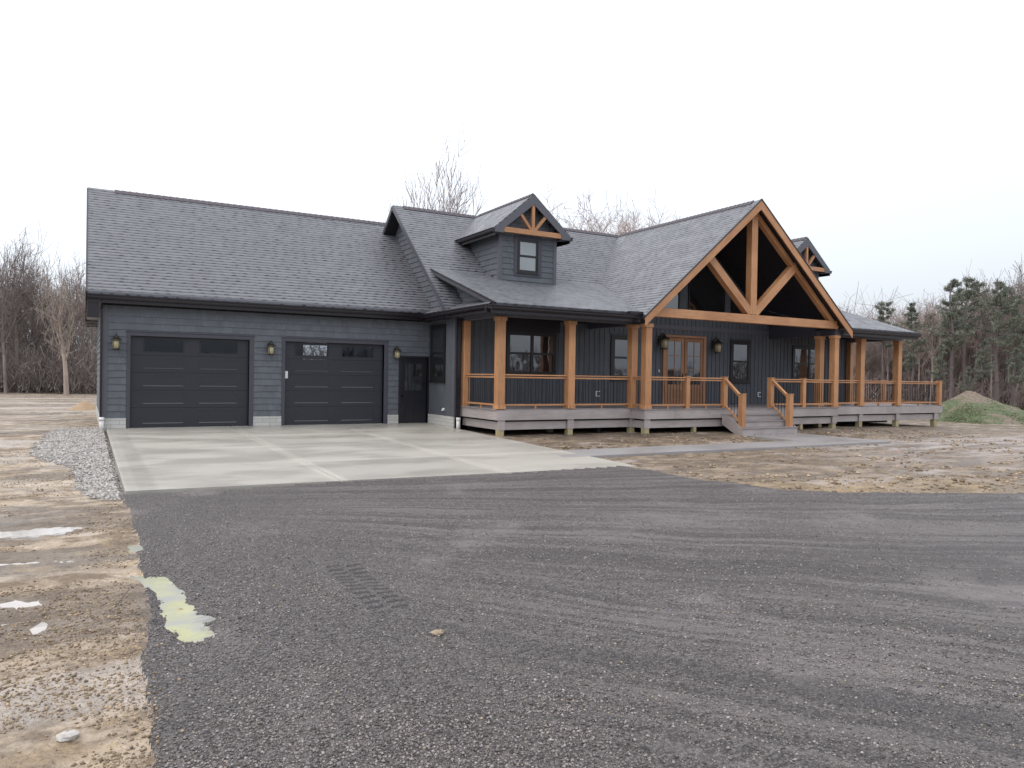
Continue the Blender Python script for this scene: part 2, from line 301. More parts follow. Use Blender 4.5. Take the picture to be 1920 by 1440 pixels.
# ------------------------------------------------------------------ mesh helpers
class MB:
    def __init__(s): s.v = []; s.f = []; s.uv = []
    def face(s, idx, uv=None): s.f.append(idx); s.uv.append(uv)
    def add(s, vs, fs, uvs=None):
        o = len(s.v); s.v += [Vector(p) for p in vs]
        for i, f in enumerate(fs): s.face([o+k for k in f], uvs[i] if uvs else None)
    def box(s, x0, x1, y0, y1, z0, z1):
        if x0 > x1: x0, x1 = x1, x0
        if y0 > y1: y0, y1 = y1, y0
        if z0 > z1: z0, z1 = z1, z0
        s.add([(x0, y0, z0), (x1, y0, z0), (x1, y1, z0), (x0, y1, z0), (x0, y0, z1), (x1, y0, z1), (x1, y1, z1), (x0, y1, z1)],
              [(0, 3, 2, 1), (4, 5, 6, 7), (0, 1, 5, 4), (1, 2, 6, 5), (2, 3, 7, 6), (3, 0, 4, 7)]); return s
    def beam(s, a, b, w, h, up=(0, 0, 1)):
        """oriented bar from a to b, w across, h along 'up'; uv: u across, v along the grain"""
        a = Vector(a); b = Vector(b); d = (b-a).normalized(); up = Vector(up)
        if abs(d.dot(up)) > .98: up = Vector((0, 1, 0))
        sd = d.cross(up).normalized(); u2 = sd.cross(d).normalized(); Ln = (b-a).length
        c = [a+sd*w/2*i+u2*h/2*j for i, j in ((-1, -1), (1, -1), (1, 1), (-1, 1))]; e = [p+d*Ln for p in c]
        o = len(s.v); s.v += c+e; per = [0, w, w+h, 2*w+h, 2*w+2*h]
        for k in range(4):
            k2 = (k+1) % 4
            s.face([o+k, o+k2, o+4+k2, o+4+k], [(per[k], 0), (per[k+1], 0), (per[k+1], Ln), (per[k], Ln)])
        s.face([o+3, o+2, o+1, o], [(0, h), (w, h), (w, 0), (0, 0)]); s.face([o+4, o+5, o+6, o+7], [(0, 0), (w, 0), (w, h), (0, h)]); return s
    def prism(s, pts, d):
        """polygon pts swept by vector d"""
        d = Vector(d); p = [Vector(q) for q in pts]; n = len(p)
        nrm = Vector((0, 0, 0))
        for i in range(n): nrm += p[i].cross(p[(i+1) % n])
        if nrm.dot(d) > 0: p = p[::-1]
        s.add(p+[q+d for q in p], [tuple(range(n)), tuple(range(2*n-1, n-1, -1))]+[((i+1) % n, i, n+i, n+(i+1) % n) for i in range(n)]); return s
    def tube(s, a, b, r0, r1, n=8, cap=True):
        a = Vector(a); b = Vector(b); d = (b-a).normalized(); t = Vector((1, 0, 0)) if abs(d.x) < .8 else Vector((0, 1, 0))
        sd = d.cross(t).normalized(); u2 = d.cross(sd); o = len(s.v)
        for p, r in ((a, r0), (b, r1)):
            for k in range(n): an = 2*math.pi*k/n; s.v.append(p+(sd*math.cos(an)+u2*math.sin(an))*r)
        for k in range(n): s.face([o+(k+1) % n, o+k, o+n+k, o+n+(k+1) % n])
        if cap: s.face([o+k for k in range(n)]); s.face([o+n+k for k in range(n-1, -1, -1)])
        return s
    def lathe(s, c, prof, n=14):
        c = Vector(c); o = len(s.v)
        for r, z in prof:
            for k in range(n): an = 2*math.pi*k/n; s.v.append(c+Vector((r*math.cos(an), r*math.sin(an), z)))
        for i in range(len(prof)-1):
            for k in range(n): s.face([o+i*n+k, o+i*n+(k+1) % n, o+(i+1)*n+(k+1) % n, o+(i+1)*n+k])
        s.face([o+k for k in range(n-1, -1, -1)]); s.face([o+(len(prof)-1)*n+k for k in range(n)]); return s
    def build(s, name, m, parent=None, bevel=0., smooth=False, label=None):
        me = bpy.data.meshes.new(name); me.from_pydata([tuple(p) for p in s.v], [], s.f); me.materials.append(m)
        uvl = me.uv_layers.new(name='UVMap').data; k = 0
        for pi, (f, uv) in enumerate(zip(s.f, s.uv)):
            if uv is None:
                n = me.polygons[pi].normal
                if abs(n.z) > .999: ux, vx = Vector((1, 0, 0)), Vector((0, 1, 0))
                else: ux = Vector((0, 0, 1)).cross(n).normalized(); vx = n.cross(ux)
                uv = [(s.v[i].dot(ux), s.v[i].dot(vx)) for i in f]
            for q in uv: uvl[k].uv = q; k += 1
        if smooth: me.polygons.foreach_set('use_smooth', [True]*len(s.f))
        o = bpy.data.objects.new(name, me); COL.objects.link(o)
        if parent is not None: o.parent = parent; o.matrix_parent_inverse = parent_inv(parent)
        if bevel: md = o.modifiers.new('bevel', 'BEVEL'); md.width = bevel; md.segments = 2; md.limit_method = 'ANGLE'
        if label: o['label'] = label
        return o
def parent_inv(p):
    # every mesh is written in world coordinates; empties carry only a location, mesh parts sit at the identity
    return Matrix.Translation(p.location).inverted() if p.type == 'EMPTY' else Matrix.Identity(4)
def tag(o, label=None, cat=None, group=None, kind=None):
    if label: o['label'] = label
    if cat: o['category'] = cat
    if group: o['group'] = group
    if kind: o['kind'] = kind
    return o
def each(name, m, parent, *mbs, **k):
    return [b.build(name, m, parent, **k) for b in mbs]
def thing(name, loc, label, cat, group=None):
    o = bpy.data.objects.new(name, None); COL.objects.link(o); o.location = loc; o.empty_display_size = .2
    return tag(o, label, cat, group)
def nmesh(name, V, Fc, m, parent=None, smooth=False):
    """fast mesh from numpy arrays (all faces with the same vertex count)"""
    me = bpy.data.meshes.new(name); V = np.asarray(V, np.float32); Fc = np.asarray(Fc, np.int32); k = Fc.shape[1]
    me.vertices.add(len(V)); me.vertices.foreach_set('co', V.ravel()); me.loops.add(Fc.size); me.loops.foreach_set('vertex_index', Fc.ravel())
    me.polygons.add(len(Fc)); me.polygons.foreach_set('loop_start', np.arange(0, Fc.size, k, dtype=np.int32)); me.polygons.foreach_set('loop_total', np.full(len(Fc), k, np.int32))
    if smooth: me.polygons.foreach_set('use_smooth', np.ones(len(Fc), bool))
    me.update(calc_edges=True); me.materials.append(m)
    o = bpy.data.objects.new(name, me); COL.objects.link(o)
    if parent is not None: o.parent = parent; o.matrix_parent_inverse = parent_inv(parent)
    return o
# numpy value noise
_rs = np.random.RandomState(3); _T = _rs.rand(256, 256)
def vnoise(x, y):
    xi = np.floor(x).astype(int); yi = np.floor(y).astype(int); fx = x-xi; fy = y-yi; fx = fx*fx*(3-2*fx); fy = fy*fy*(3-2*fy)
    a = _T[xi % 256, yi % 256]; b = _T[(xi+1) % 256, yi % 256]; c = _T[xi % 256, (yi+1) % 256]; d = _T[(xi+1) % 256, (yi+1) % 256]
    return (a*(1-fx)+b*fx)*(1-fy)+(c*(1-fx)+d*fx)*fy
def fbm(x, y, o=4):
    t = 0; a = .5
    for i in range(o): t = t+a*vnoise(x*2**i+17*i, y*2**i+31*i); a *= .5
    return t
def ss(t): t = np.clip(t, 0, 1); return t*t*(3-2*t)

# ------------------------------------------------------------------ ground
def slab_z(x, y): return (.0148+.0007*np.clip(x, 0, 9))*np.minimum(y, 0)
STRIP = [(.0, .6), (-.73, .29), (-1.07, -.14), (-1.28, -4.86), (-.97, -6.2), (-.54, -7.), (-.45, -9.5), (-.32, -10.45), (.0, -10.9), (.12, -10.5)]
def inpoly(x, y, P):
    r = np.zeros(np.shape(x), bool); n = len(P)
    for i in range(n):
        x1, y1 = P[i]; x2, y2 = P[(i+1) % n]
        if y1 == y2: continue
        c = ((y1 > y) != (y2 > y)) & (x < (x2-x1)*(y-y1)/(y2-y1)+x1); r ^= c
    return r
RX = [8.62, 8.8, 9.14, 9.74, 10.8, 12.5, 20, 40, 90]; RY = [-10.9, -12.6, -13.76, -14.38, -14.92, -15.79, -18.2, -24, -36]
def is_gravel(x, y):
    n = (fbm(x*1.7, y*1.7)-.47)*.35+(vnoise(x*14, y*14)-.5)*.10
    xl = np.interp(y, [-30, -18.5, -17.8, -16.2, -15.1, -14, -13, -10.4], [-.5, -.15, -.10, .0, .06, .08, .10, .04])
    return (y < -10.40+n*.2) & (x > xl+n*.42) & ((x < 8.75+n) | (y < np.interp(x, RX, RY)+n))
# shallow hollows that hold rain water: centre, half-axes, depth, angle
POOLS = [(-1.15, -12.55, .78, .24, .05, -.05), (-1.3, -14.05, .75, .08, .045, -.1), (-1.1, -14.45, .28, .05, .04, .3), (-.82, -15.42, .20, .15, .045, -.4), (-.66, -16.10, .075, .16, .045, -.2), (-1.05, -15.88, .36, .07, .04, -.1),
         (.16, -15.85, .19, 1.35, .055, .05), (.28, -16.42, .18, .42, .055, .10), (.06, -13.85, .10, .22, .045, 0),  (17.6, -10.3, 1.8, .22, .06, .25), (14.9, -12.3, 1.2, .14, .06, .15), (20.5, -9.6, 1.5, .15, .07, .1), (-5, 8, 3.2, .35, .06, .1)]
def ground_h(x, y, fine=True):
    left = -.02-.19*ss(-y/10.); right = -.13-.08*ss((-4-y)/5.)-.28*ss((x-21)/18.)
    h = left+(right-left)*ss((x-8.5)/1.5)
    h = h*(1-ss((y-6)/20))+ss((y-6)/20)*(-.14-.3*ss((x-21)/18.))
    # earth bank left of the apron and soft rolls in the yards
    h = h+.05*(fbm(x*.35, y*.35)-.47)*ss((np.hypot(x-4, y+5)-5)/6)
    g = is_gravel(x, y)
    if fine:
        am = np.where(g, .008, .045)
        h = h+am*(fbm(x*2.3+5, y*2.3, 5)-.47)+np.where(g, 0, .028)*(fbm(x*11, y*11, 3)-.44)
        rut = np.sin((np.arctan2(y+9., x+4.5)*26+1.2*fbm(x*.25, y*.25, 2))*2.4); h = h+np.where(g & (x > 1.2), .012, 0)*rut
        h = h+np.where(g, .02, 0)
    for cx, cy, rx, ry, dp, an in (POOLS if np.min(y) < 12 else ()):
        c_, s_ = math.cos(an), math.sin(an); u = ((x-cx)*c_+(y-cy)*s_)/rx; v = (-(x-cx)*s_+(y-cy)*c_)/ry
        wq = min(14., 2.2/max(ry, .12)); u = u+(fbm(x*wq+3, y*wq, 3)-.44)*1.5; v = v+(fbm(x*wq*.8+40, y*wq*.8+9, 3)-.44)*1.9
        e_ = np.exp(-(u*u+v*v)**1.15); h = h*(1-e_*.85)+e_*.85*(-.205-dp)+.050*np.sqrt(e_)*(1-e_)*(fbm(x*26, y*17, 3)-.42)+.010*e_*(fbm(x*22, y*11, 3)-.45)
    ins = (x > .02) & (x < 9.2) & (y > -10.45) & (y < .3)
    h = np.where(ins, np.minimum(h, slab_z(x, y)-.13), h)
    h = np.where((x > 8.3) & (x < 17.6) & (y > -8.9) & (y < -7.2) | (x > 16.6) & (x < 20.2) & (y > -8.9) & (y < -5.7), np.minimum(h, -.235), h)
    return h
angs = np.concatenate([np.linspace(-62, 4, 560, endpoint=False), np.linspace(4, 298, 150, endpoint=False)])
# azimuth 0 = +Y turning anticlockwise; the view spans about -65..4 degrees
angs = np.radians(angs); nr = 640
rad = np.concatenate([[.05], np.geomspace(1.2, 900, nr-1)])
A, RR = np.meshgrid(angs, rad); X = CAM.x-np.sin(A)*RR; Y = CAM.y+np.cos(A)*RR; Z = ground_h(X, Y); Z = np.where(RR > 120, -.2, Z)
na = len(angs); ids = np.arange(nr*na).reshape(nr, na)
q = np.stack([ids[:-1, :], np.roll(ids, -1, 1)[:-1, :], np.roll(ids, -1, 1)[1:, :], ids[1:, :]], -1).reshape(-1, 4)
P = np.stack([X.ravel(), Y.ravel(), Z.ravel()], -1); cen = P[q].mean(1)
gr = is_gravel(cen[:, 0], cen[:, 1]) & (np.hypot(cen[:, 0], cen[:, 1]) < 80)
st = inpoly(cen[:, 0]+(vnoise(cen[:, 0]*6, cen[:, 1]*6)-.5)*.25, cen[:, 1]+(vnoise(cen[:, 0]*6+9, cen[:, 1]*6)-.5)*.25, STRIP) & ~gr
def sub(name, msk, m):
    f = q[msk]; u, inv = np.unique(f, return_inverse=True)
    o = nmesh(name, P[u], inv.reshape(f.shape), m, smooth=True); o['kind'] = 'structure'; return o
sub('ground', ~gr & ~st, M['mud']); sub('gravel_driveway', gr, M['gravel']); sub('gravel_path', st, M['pale'])

# concrete apron with control joints, and the walk to the steps
def slab_mesh(name, xs, ys, zf, m, thick=.12, gap=.022):
    b = MB()
    for i in range(len(xs)-1):
        for j in range(len(ys)-1):
            x0, x1, y0, y1 = xs[i]+gap/2, xs[i+1]-gap/2, ys[j]+gap/2, ys[j+1]-gap/2
            c = [(x0, y0), (x1, y0), (x1, y1), (x0, y1)]
            b.add([(x, y, float(zf(x, y))-thick) for x, y in c]+[(x, y, float(zf(x, y))) for x, y in c], [(0, 3, 2, 1), (4, 5, 6, 7), (0, 1, 5, 4), (1, 2, 6, 5), (2, 3, 7, 6), (3, 0, 4, 7)])
    x0, x1, y0, y1 = xs[0]+.01, xs[-1]-.01, ys[0]+.01, ys[-1]-.01; c = [(x0, y0), (x1, y0), (x1, y1), (x0, y1)]
    b.add([(x, y, float(zf(x, y))-.2) for x, y in c]+[(x, y, float(zf(x, y))-.018) for x, y in c], [(0, 3, 2, 1), (4, 5, 6, 7), (0, 1, 5, 4), (1, 2, 6, 5), (2, 3, 7, 6), (3, 0, 4, 7)])
    o = b.build(name, m, bevel=.006); o['kind'] = 'structure'; return o
slab_mesh('concrete_driveway', [.09, 3.15, 6.15, 9.14], [-10.4, -7.8, -5.2, -2.6, 0.13], slab_z, M['slab'])
slab_mesh('path', [8.45, 11.4, 14.3, 17.2], [-8.80, -7.55], lambda x, y: -.175, M['walk'])
slab_mesh('path', [17.2, 19.75], [-8.80, -5.70], lambda x, y: -.171, M['walk'])

# ------------------------------------------------------------------ the house
H = thing('house', (9.15, 0, 0), 'long charcoal single-storey house with grey shingle roofs, twin garage and timber front gable', 'house')
XC = 18.40
def subtract(a, b, holes):
    segs = [(a, b)]
    for h0, h1 in holes:
        ns = []
        for s0, s1 in segs:
            if h1 <= s0 or h0 >= s1: ns.append((s0, s1)); continue
            if h0 > s0: ns.append((s0, h0))
            if h1 < s1: ns.append((h1, s1))
        segs = ns
    return [(p, r) for p, r in segs if r-p > .005]
def lap(mb, O, Ud, Nd, z0, z1, lo, hi, holes=(), ex=.178):
    """lapped courses: O origin, Ud run direction, Nd outward; lo/hi are numbers or functions of z; holes (u0,u1,z0,z1)"""
    O = Vector(O); Ud = Vector(Ud); Nd = Vector(Nd); fl = lo if callable(lo) else (lambda z: lo); fh = hi if callable(hi) else (lambda z: hi)
    z = z0
    while z < z1-.01:
        zt = min(z+ex, z1); cuts = sorted({z, zt, *[h[i] for h in holes for i in (2, 3) if z < h[i] < zt]})
        for a, b in zip(cuts[:-1], cuts[1:]):
            if b-a < .004: continue
            mid = (a+b)/2; ta = .026-.020*(a-z)/ex; tb = .026-.020*(b-z)/ex
            for u0, u1 in subtract(fl(mid), fh(mid), [(h[0], h[1]) for h in holes if h[2] < mid < h[3]]):
                # individual shakes of random width, butts slightly staggered
                us = [u0]; uu = u0+random.uniform(.08, .26)
                while uu < u1-.08: us.append(uu); uu += random.choice((.13, .17, .21, .28))*random.uniform(.9, 1.1)
                us.append(u1)
                for c0, c1 in zip(us[:-1], us[1:]):
                    c1 = c1-.0006; dr = random.choice((0, 0, .003, .008)) if a == z and z > z0+.01 else 0.; tj = random.uniform(-.0006, .0008)
                    p = lambda u, t, zz: O+Ud*u+Nd*t+Vector((0, 0, zz))
                    vs = [p(c0, 0, a-dr), p(c1, 0, a-dr), p(c1, 0, b), p(c0, 0, b), p(c0, ta+tj, a-dr), p(c1, ta+tj, a-dr), p(c1, tb, b), p(c0, tb, b)]
                    fs = [(4, 5, 6, 7), (0, 1, 5, 4), (1, 2, 6, 5), (2, 3, 7, 6), (3, 0, 4, 7)]
                    if Ud.cross(Vector((0, 0, 1))).dot(Nd) < 0: fs = [f[::-1] for f in fs]
                    uo = random.random()*20
                    mb.add(vs, fs, [[((vs[i]-O).dot(Ud)+uo, vs[i].z) for i in f] for f in fs])
        z = zt
    return mb
def wallbox(mb, x0, x1, y0, y1, z0, z1, holes):
    """wall block along x with openings (x0,x1,z0,z1)"""
    zs = sorted({z0, z1, *[h[i] for h in holes for i in (2, 3) if z0 < h[i] < z1]})
    for a, b in zip(zs[:-1], zs[1:]):
        for u, v in subtract(x0, x1, [(h[0], h[1]) for h in holes if h[2] < (a+b)/2 < h[3]]): mb.box(u, v, y0, y1, a, b)
    return mb

# --- garage walls
D1 = (.64, 3.63, 0, 2.43); D2 = (4.62, 7.62, 0, 2.43); MD = (8.17, 9.08, 0, 2.05)
BW = (7.15, 8.15, 2.05, 2.85)
gw = MB(); wallbox(gw, 0, 9.15, 0, .14, -.1, 3.25, [(*D1[:2], -1, D1[3]), (*D2[:2], -1, D2[3]), (*MD[:2], -1, MD[3])])
gw.box(0, .14, .14, 8.0, -.1, 3.25); wallbox(gw, 0, 9.15, 8.0, 8.14, -.1, 3.25, [BW]); gw.box(9.01, 9.15, .14, 8.0, -.1, 3.25)
gw.box(.14, 9.01, .14, 8.0, -.1, -.01); gw.box(.14, 9.01, .14, 8.0, 3.1, 3.2)
gwall = gw.build('garage_wall', M['dimwall'], H)
hl = [(.55, 3.75, -1, 2.53), (4.53, 7.75, -1, 2.53), (8.10, 9.15, -1, 2.11)]
s = MB(); lap(s, (0, 0, 0), (1, 0, 0), (0, -1, 0), .27, 3.2, .11, 9.13, hl)
lap(s, (0, 0, 0), (0, 1, 0), (-1, 0, 0), .27, 3.25, .09, 8.0)
lap(s, (0, 0, 0), (0, 1, 0), (-1, 0, 0), 3.25, 6.75, lambda z: max(0, (z-3.75)/.828+.1), lambda z: min(8.1, 7.66-(z-3.75)/.828-.1)); s.build('lap_siding', M['lap'], gwall)
MB().box(-.028, .11, -.034, -.002, .27, 3.2).box(-.034, -.002, -.004, .09, .27, 3.2).build('corner_board', M['trim'], gwall)
f = MB(); f.prism([(.02, .02, 3.25), (.02, 8.1, 3.25), (.02, 7.5, 3.75), (.02, 3.83, 6.8), (.02, .3, 3.85)], (.1, 0, 0)); f.build('gable_end', M['trim'], gwall)
each('foundation', M['block'], H, *[MB().box(a+.002, b-.002, -.045, -.001, -.2, .268) for a, b in subtract(0, 9.15, [(.55, 3.75), (4.53, 7.75), (8.10, 9.15)])], MB().box(-.045, -.001, -.045, 8.1, -.25, .268), MB().box(9.105, 9.149, -1.9, -.002, -.25, .286))
# garage door surrounds and doors
def gdoor(D, sticker=False):
    x0, x1, z0, z1 = D
    d = MB()
    hts = [0, .53, 1.0, 1.47, 1.93, 2.43]; w = x1-x0; yb = .10
    cols = [(x0+.30, x0+1.31), (x0+1.69, x0+2.70)]
    led = []
    for i in range(5):
        za, zb = hts[i]+.003, hts[i+1]-.003
        if i < 4:
            pz0, pz1 = hts[i]+.10, hts[i+1]-.09
        else: pz0, pz1 = 2.02, 2.37
        holes = [(c0, c1, pz0, pz1) for c0, c1 in cols]
        wallbox(d, x0, x1, yb, yb+.045, za, zb, holes)
        if i < 4:
            for c0, c1 in cols:
                d.box(c0, c1, yb+.006, yb+.045, pz0, pz1)            # recessed panel field
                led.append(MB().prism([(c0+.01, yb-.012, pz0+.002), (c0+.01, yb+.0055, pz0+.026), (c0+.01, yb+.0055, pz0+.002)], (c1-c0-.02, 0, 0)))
    o = d.build('garage_door', M['door'], H); each('panel_moulding', M['glintedge'], o, *led)
    for c0, c1 in cols:
        wf = MB(); t = .035; z0_, z1_ = 2.02, 2.37
        wf.box(c0, c1, yb-.008, yb+.03, z0_, z0_+t*.6).box(c0, c1, yb-.008, yb+.03, z1_-t*.6, z1_).box(c0, c0+t, yb-.008, yb+.03, z0_+t*.6, z1_-t*.6).box(c1-t, c1, yb-.008, yb+.03, z0_+t*.6, z1_-t*.6)
        wf.build('window_frame', M['sidedoor'], o); MB().box(c0+t, c1-t, yb+.012, yb+.018, z0_+t*.6, z1_-t*.6).build('pane', M['thru'], o)
    if sticker: MB().box(x0+.03, x0+.11, yb-.006, yb-.001, 1.36, 1.57).build('label_sticker', M['white'], o)
    tr = MB(); tr.box(x0-.09, x0, -.035, .099, -.02, z1).box(x1, x1+.12, -.035, .099, -.02, z1).box(x0-.09, x1+.12, -.035, .099, z1, z1+.10).box(x0-.11, x1+.14, -.05, .0, z1+.101, z1+.125)
    tr.build('door_trim', M['trimD'], H, bevel=.003)
gdoor(D1); gdoor(D2, True)
# side entry door
d = MB(); d.box(8.17, 9.08, .06, .10, .01, 2.05)
so_ = d.build('side_door', M['sidedoor'], H)
MB().box(8.10, 8.17, -.035, .06, 0, 2.11).box(9.08, 9.12, -.035, .06, 0, 2.11).box(8.17, 9.08, -.035, .06, 2.05, 2.11).build('door_frame', M['sidedoor'], so_, bevel=.003)
fr = MB(); fr.box(8.30, 8.95, .045, .06, .98, 1.03).box(8.30, 8.95, .045, .06, 1.87, 1.92).box(8.30, 8.35, .045, .06, 1.03, 1.87).box(8.90, 8.95, .045, .06, 1.03, 1.87)
for a in (8.54, 8.70): fr.box(a, a+.018, .047, .06, 1.03, 1.87)
fr.build('glazing_frame', M['sidedoor'], so_); MB().box(8.35, 8.90, .052, .058, 1.03, 1.87).build('pane', M['glass'], so_)
MB().tube((8.25, .06, .86), (8.25, .02, .86), .028, .028, 10).tube((8.25, .02, .86), (8.25, -.0, .86), .034, .03, 10).build('handle', M['brass'], so_)
each('panel', M['sidedoor'], so_, MB().box(8.36, 8.56, .048, .0595, .18, .8), MB().box(8.66, 8.90, .048, .0595, .18, .8))

# --- windows
def window(parent, O, Ud, Nd, w, h, t=.085, sashes=1, trim=None, pane=None, hung=True, name='window', top=None):
    """O is the lower corner on the wall face; double-hung sashes side by side"""
    O = Vector(O); Ud = Vector(Ud); Nd = Vector(Nd); tm = trim or M['black']
    def bx(mb, u0, u1, n0, n1, z0, z1):
        a = O+Ud*u0+Nd*n0; b = O+Ud*u1+Nd*n1; mb.box(a.x, b.x, a.y, b.y, O.z+z0, O.z+z1)
    fm = MB(); bx(fm, 0, t, 0, .045, 0, h); bx(fm, w-t, w, 0, .045, 0, h); bx(fm, t, w-t, 0, .045, 0, t); bx(fm, t, w-t, 0, .045, h-t, h)
    o = fm.build(name, tm, parent, bevel=.003)
    sm = MB(); bx(sm, -.02, w+.02, 0, .06, -.035, -.002); sm.build('sill', tm, o)
    iw = (w-2*t)/sashes; s = .055
    for k in range(sashes):
        u0 = t+iw*k; u1 = u0+iw
        sm = MB(); hz = [(t, h/2+.02, .015), (h/2-.02, h-t, .024)] if hung else [(t, h-t, .02)]
        if k: bx(sm, u0-.05, u0+.05, 0, .047, t, h-t)
        for z0, z1, dn in hz:
            bx(sm, u0, u0+s, 0, dn+.01, z0, z1); bx(sm, u1-s, u1, 0, dn+.01, z0, z1); bx(sm, u0+s, u1-s, 0, dn+.01, z0, z0+s); bx(sm, u0+s, u1-s, 0, dn+.01, z1-s, z1)
        sm.build('sash', M['black'], o)
        for z0, z1, dn in hz:
            pm = MB(); bx(pm, u0+s, u1-s, dn-.008, dn, z0+s, z1-s); pm.build('pane', pane or M['glass'], o)
    return o

# --- main walls
YW = -1.85; XL, XR_ = 9.15, 27.53
mw = MB()
mw.box(XL, XR_, YW, YW+.15, .286, 3.30)
zt = lambda x: 7.33-.851*abs(x-XC)-.22
mw.prism([(14.0, YW, 3.30), (22.8, YW, 3.30), (22.8, YW, zt(22.8)), (XC, YW, zt(XC)), (14.0, YW, zt(14.0))], (0, .15, 0))
mw.box(XL+.001, XL+.15, YW+.15, 0, .286, 3.24); mw.box(XR_-.15, XR_, YW+.15, 6.6, .286, 3.30); mw.box(XL, XR_, 6.6, 6.75, -.2, 3.30); mw.box(XL, XL+.15, 8.14, 8.2, .286, .3)
bt = mw; hs = [(10.85, 12.8, 1.5, 3.0), (14.85, 16.0, 1.4, 3.0), (17.15, 19.25, 0, 3.15), (20.4, 21.55, 1.38, 3.06), (23.8, 25.9, 1.45, 3.0), (15.7, 21.1, 3.95, 6.7)]
x = XL+.02
while x < XR_-.05:
    top = 3.28 if not 14.1 < x < 22.7 else zt(x)-.03
    zs = [.62]; cuts = sorted([(h[2], h[3]) for h in hs if h[0] < x+.02 and h[1] > x+.02])
    for a, b in subtract(.60, top, cuts): bt.box(x, x+.045, YW-.019, YW, a, b)
    x += .2032

mwall = mw.build('main_wall', M['batten'], H)
MB().box(14.14, 22.66, YW-.03, YW-.001, 3.27, 3.42).build('band_board', M['trim'], mwall)
each('corner_board', M['trim'], mwall, MB().box(XL-.024, XL-.001, YW-.02, YW+.12, .286, 3.24).box(XL-.024, XL+.1, YW-.045, YW-.021, .286, 3.24), MB().box(XL-.02, XL-.001, -.12, -.03, .286, 3.2), MB().box(XR_-.1, XR_+.02, YW-.045, YW-.02, .4, 3.28))
# gable end wall above the garage roof
ym = lambda z: (z-5.263)/.868
gs = MB(); lap(gs, (XL, 0, 0), (0, 1, 0), (-1, 0, 0), 3.32, 7.05, lambda z: ym(z)+.12, lambda z: 4.76-ym(z)-.12, ex=.178)
gable = MB(); gable.prism([(XL, ym(3.32)+.1, 3.32), (XL, 4.76-ym(3.32)-.1, 3.32), (XL, 2.38, 7.12)], (.12, 0, 0))
go = gable.build('gable_wall', M['trim'], H); gs.build('lap_siding', M['lap'], go)
gable = MB(); gable.prism([(XR_-.12, ym(3.32)+.1, 3.32), (XR_-.12, 4.76-ym(3.32)-.1, 3.32), (XR_-.12, 2.38, 7.12)], (.12, 0, 0)); gable.build('gable_wall', M['lap'], H)

# windows: front wall (y = -1.85, facing the viewer)
def fwin(x0, x1, z0, z1, **k): return window(H, (x0, YW, z0), (1, 0, 0), (0, -1, 0), x1-x0, z1-z0, **k)
fwin(10.90, 12.74, 1.56, 2.93, sashes=2, t=.07)
fwin(14.92, 15.95, 1.45, 2.98, t=.11); fwin(20.46, 21.50, 1.42, 3.01, t=.11); fwin(23.86, 25.84, 1.50, 2.93, sashes=2, t=.09)
window(H, (XL, -.12, 1.33), (0, -1, 0), (-1, 0, 0), 1.10, 1.76, t=.10)
MB().box(10.78, 12.86, YW-.028, YW-.0005, 2.935, 3.325).build('window_head_shade', M['black'], mwall); each('head_trim', M['trimD'], mwall, MB().box(14.90, 15.97, YW-.03, YW, 2.985, 3.06), MB().box(20.44, 21.52, YW-.03, YW, 3.015, 3.08))  # black head board: window trim plus the shade under the ceiling, as colour
# tall gable glazing with sloped heads
def gpane(xa, xb, z0):
    tp = lambda x: 7.33-.851*abs(x-XC)-.62
    t = .07; pts = [(xa, YW-.01, z0), (xb, YW-.01, z0), (xb, YW-.01, tp(xb)), (xa, YW-.01, tp(xa))]
    if tp(xa) < z0+.05: pts = pts[:3]
    c = sum((Vector(p) for p in pts), Vector())/len(pts)
    fm = MB(); n = len(pts); inn = [c+(Vector(p)-c)*.93 for p in pts]
    for i in range(n):
        a, b = Vector(pts[i]), Vector(pts[(i+1) % n]); ia, ib = inn[i], inn[(i+1) % n]
        fm.prism([a, b, ib, ia], (0, -.035, 0))
    o = fm.build('gable_window', M['black'], H); pm = MB(); pm.prism(inn, (0, -.012, 0)); pm.build('pane', M['glass'], o)
for xa, xb in ((14.75, 15.95), (16.22, 17.93), (18.33, 20.12), (20.45, 21.9)): gpane(xa, xb, 3.95) if xa > 15.5 and xb < 21 else gpane(max(xa, 14.6), min(xb, 22.1), 3.95)
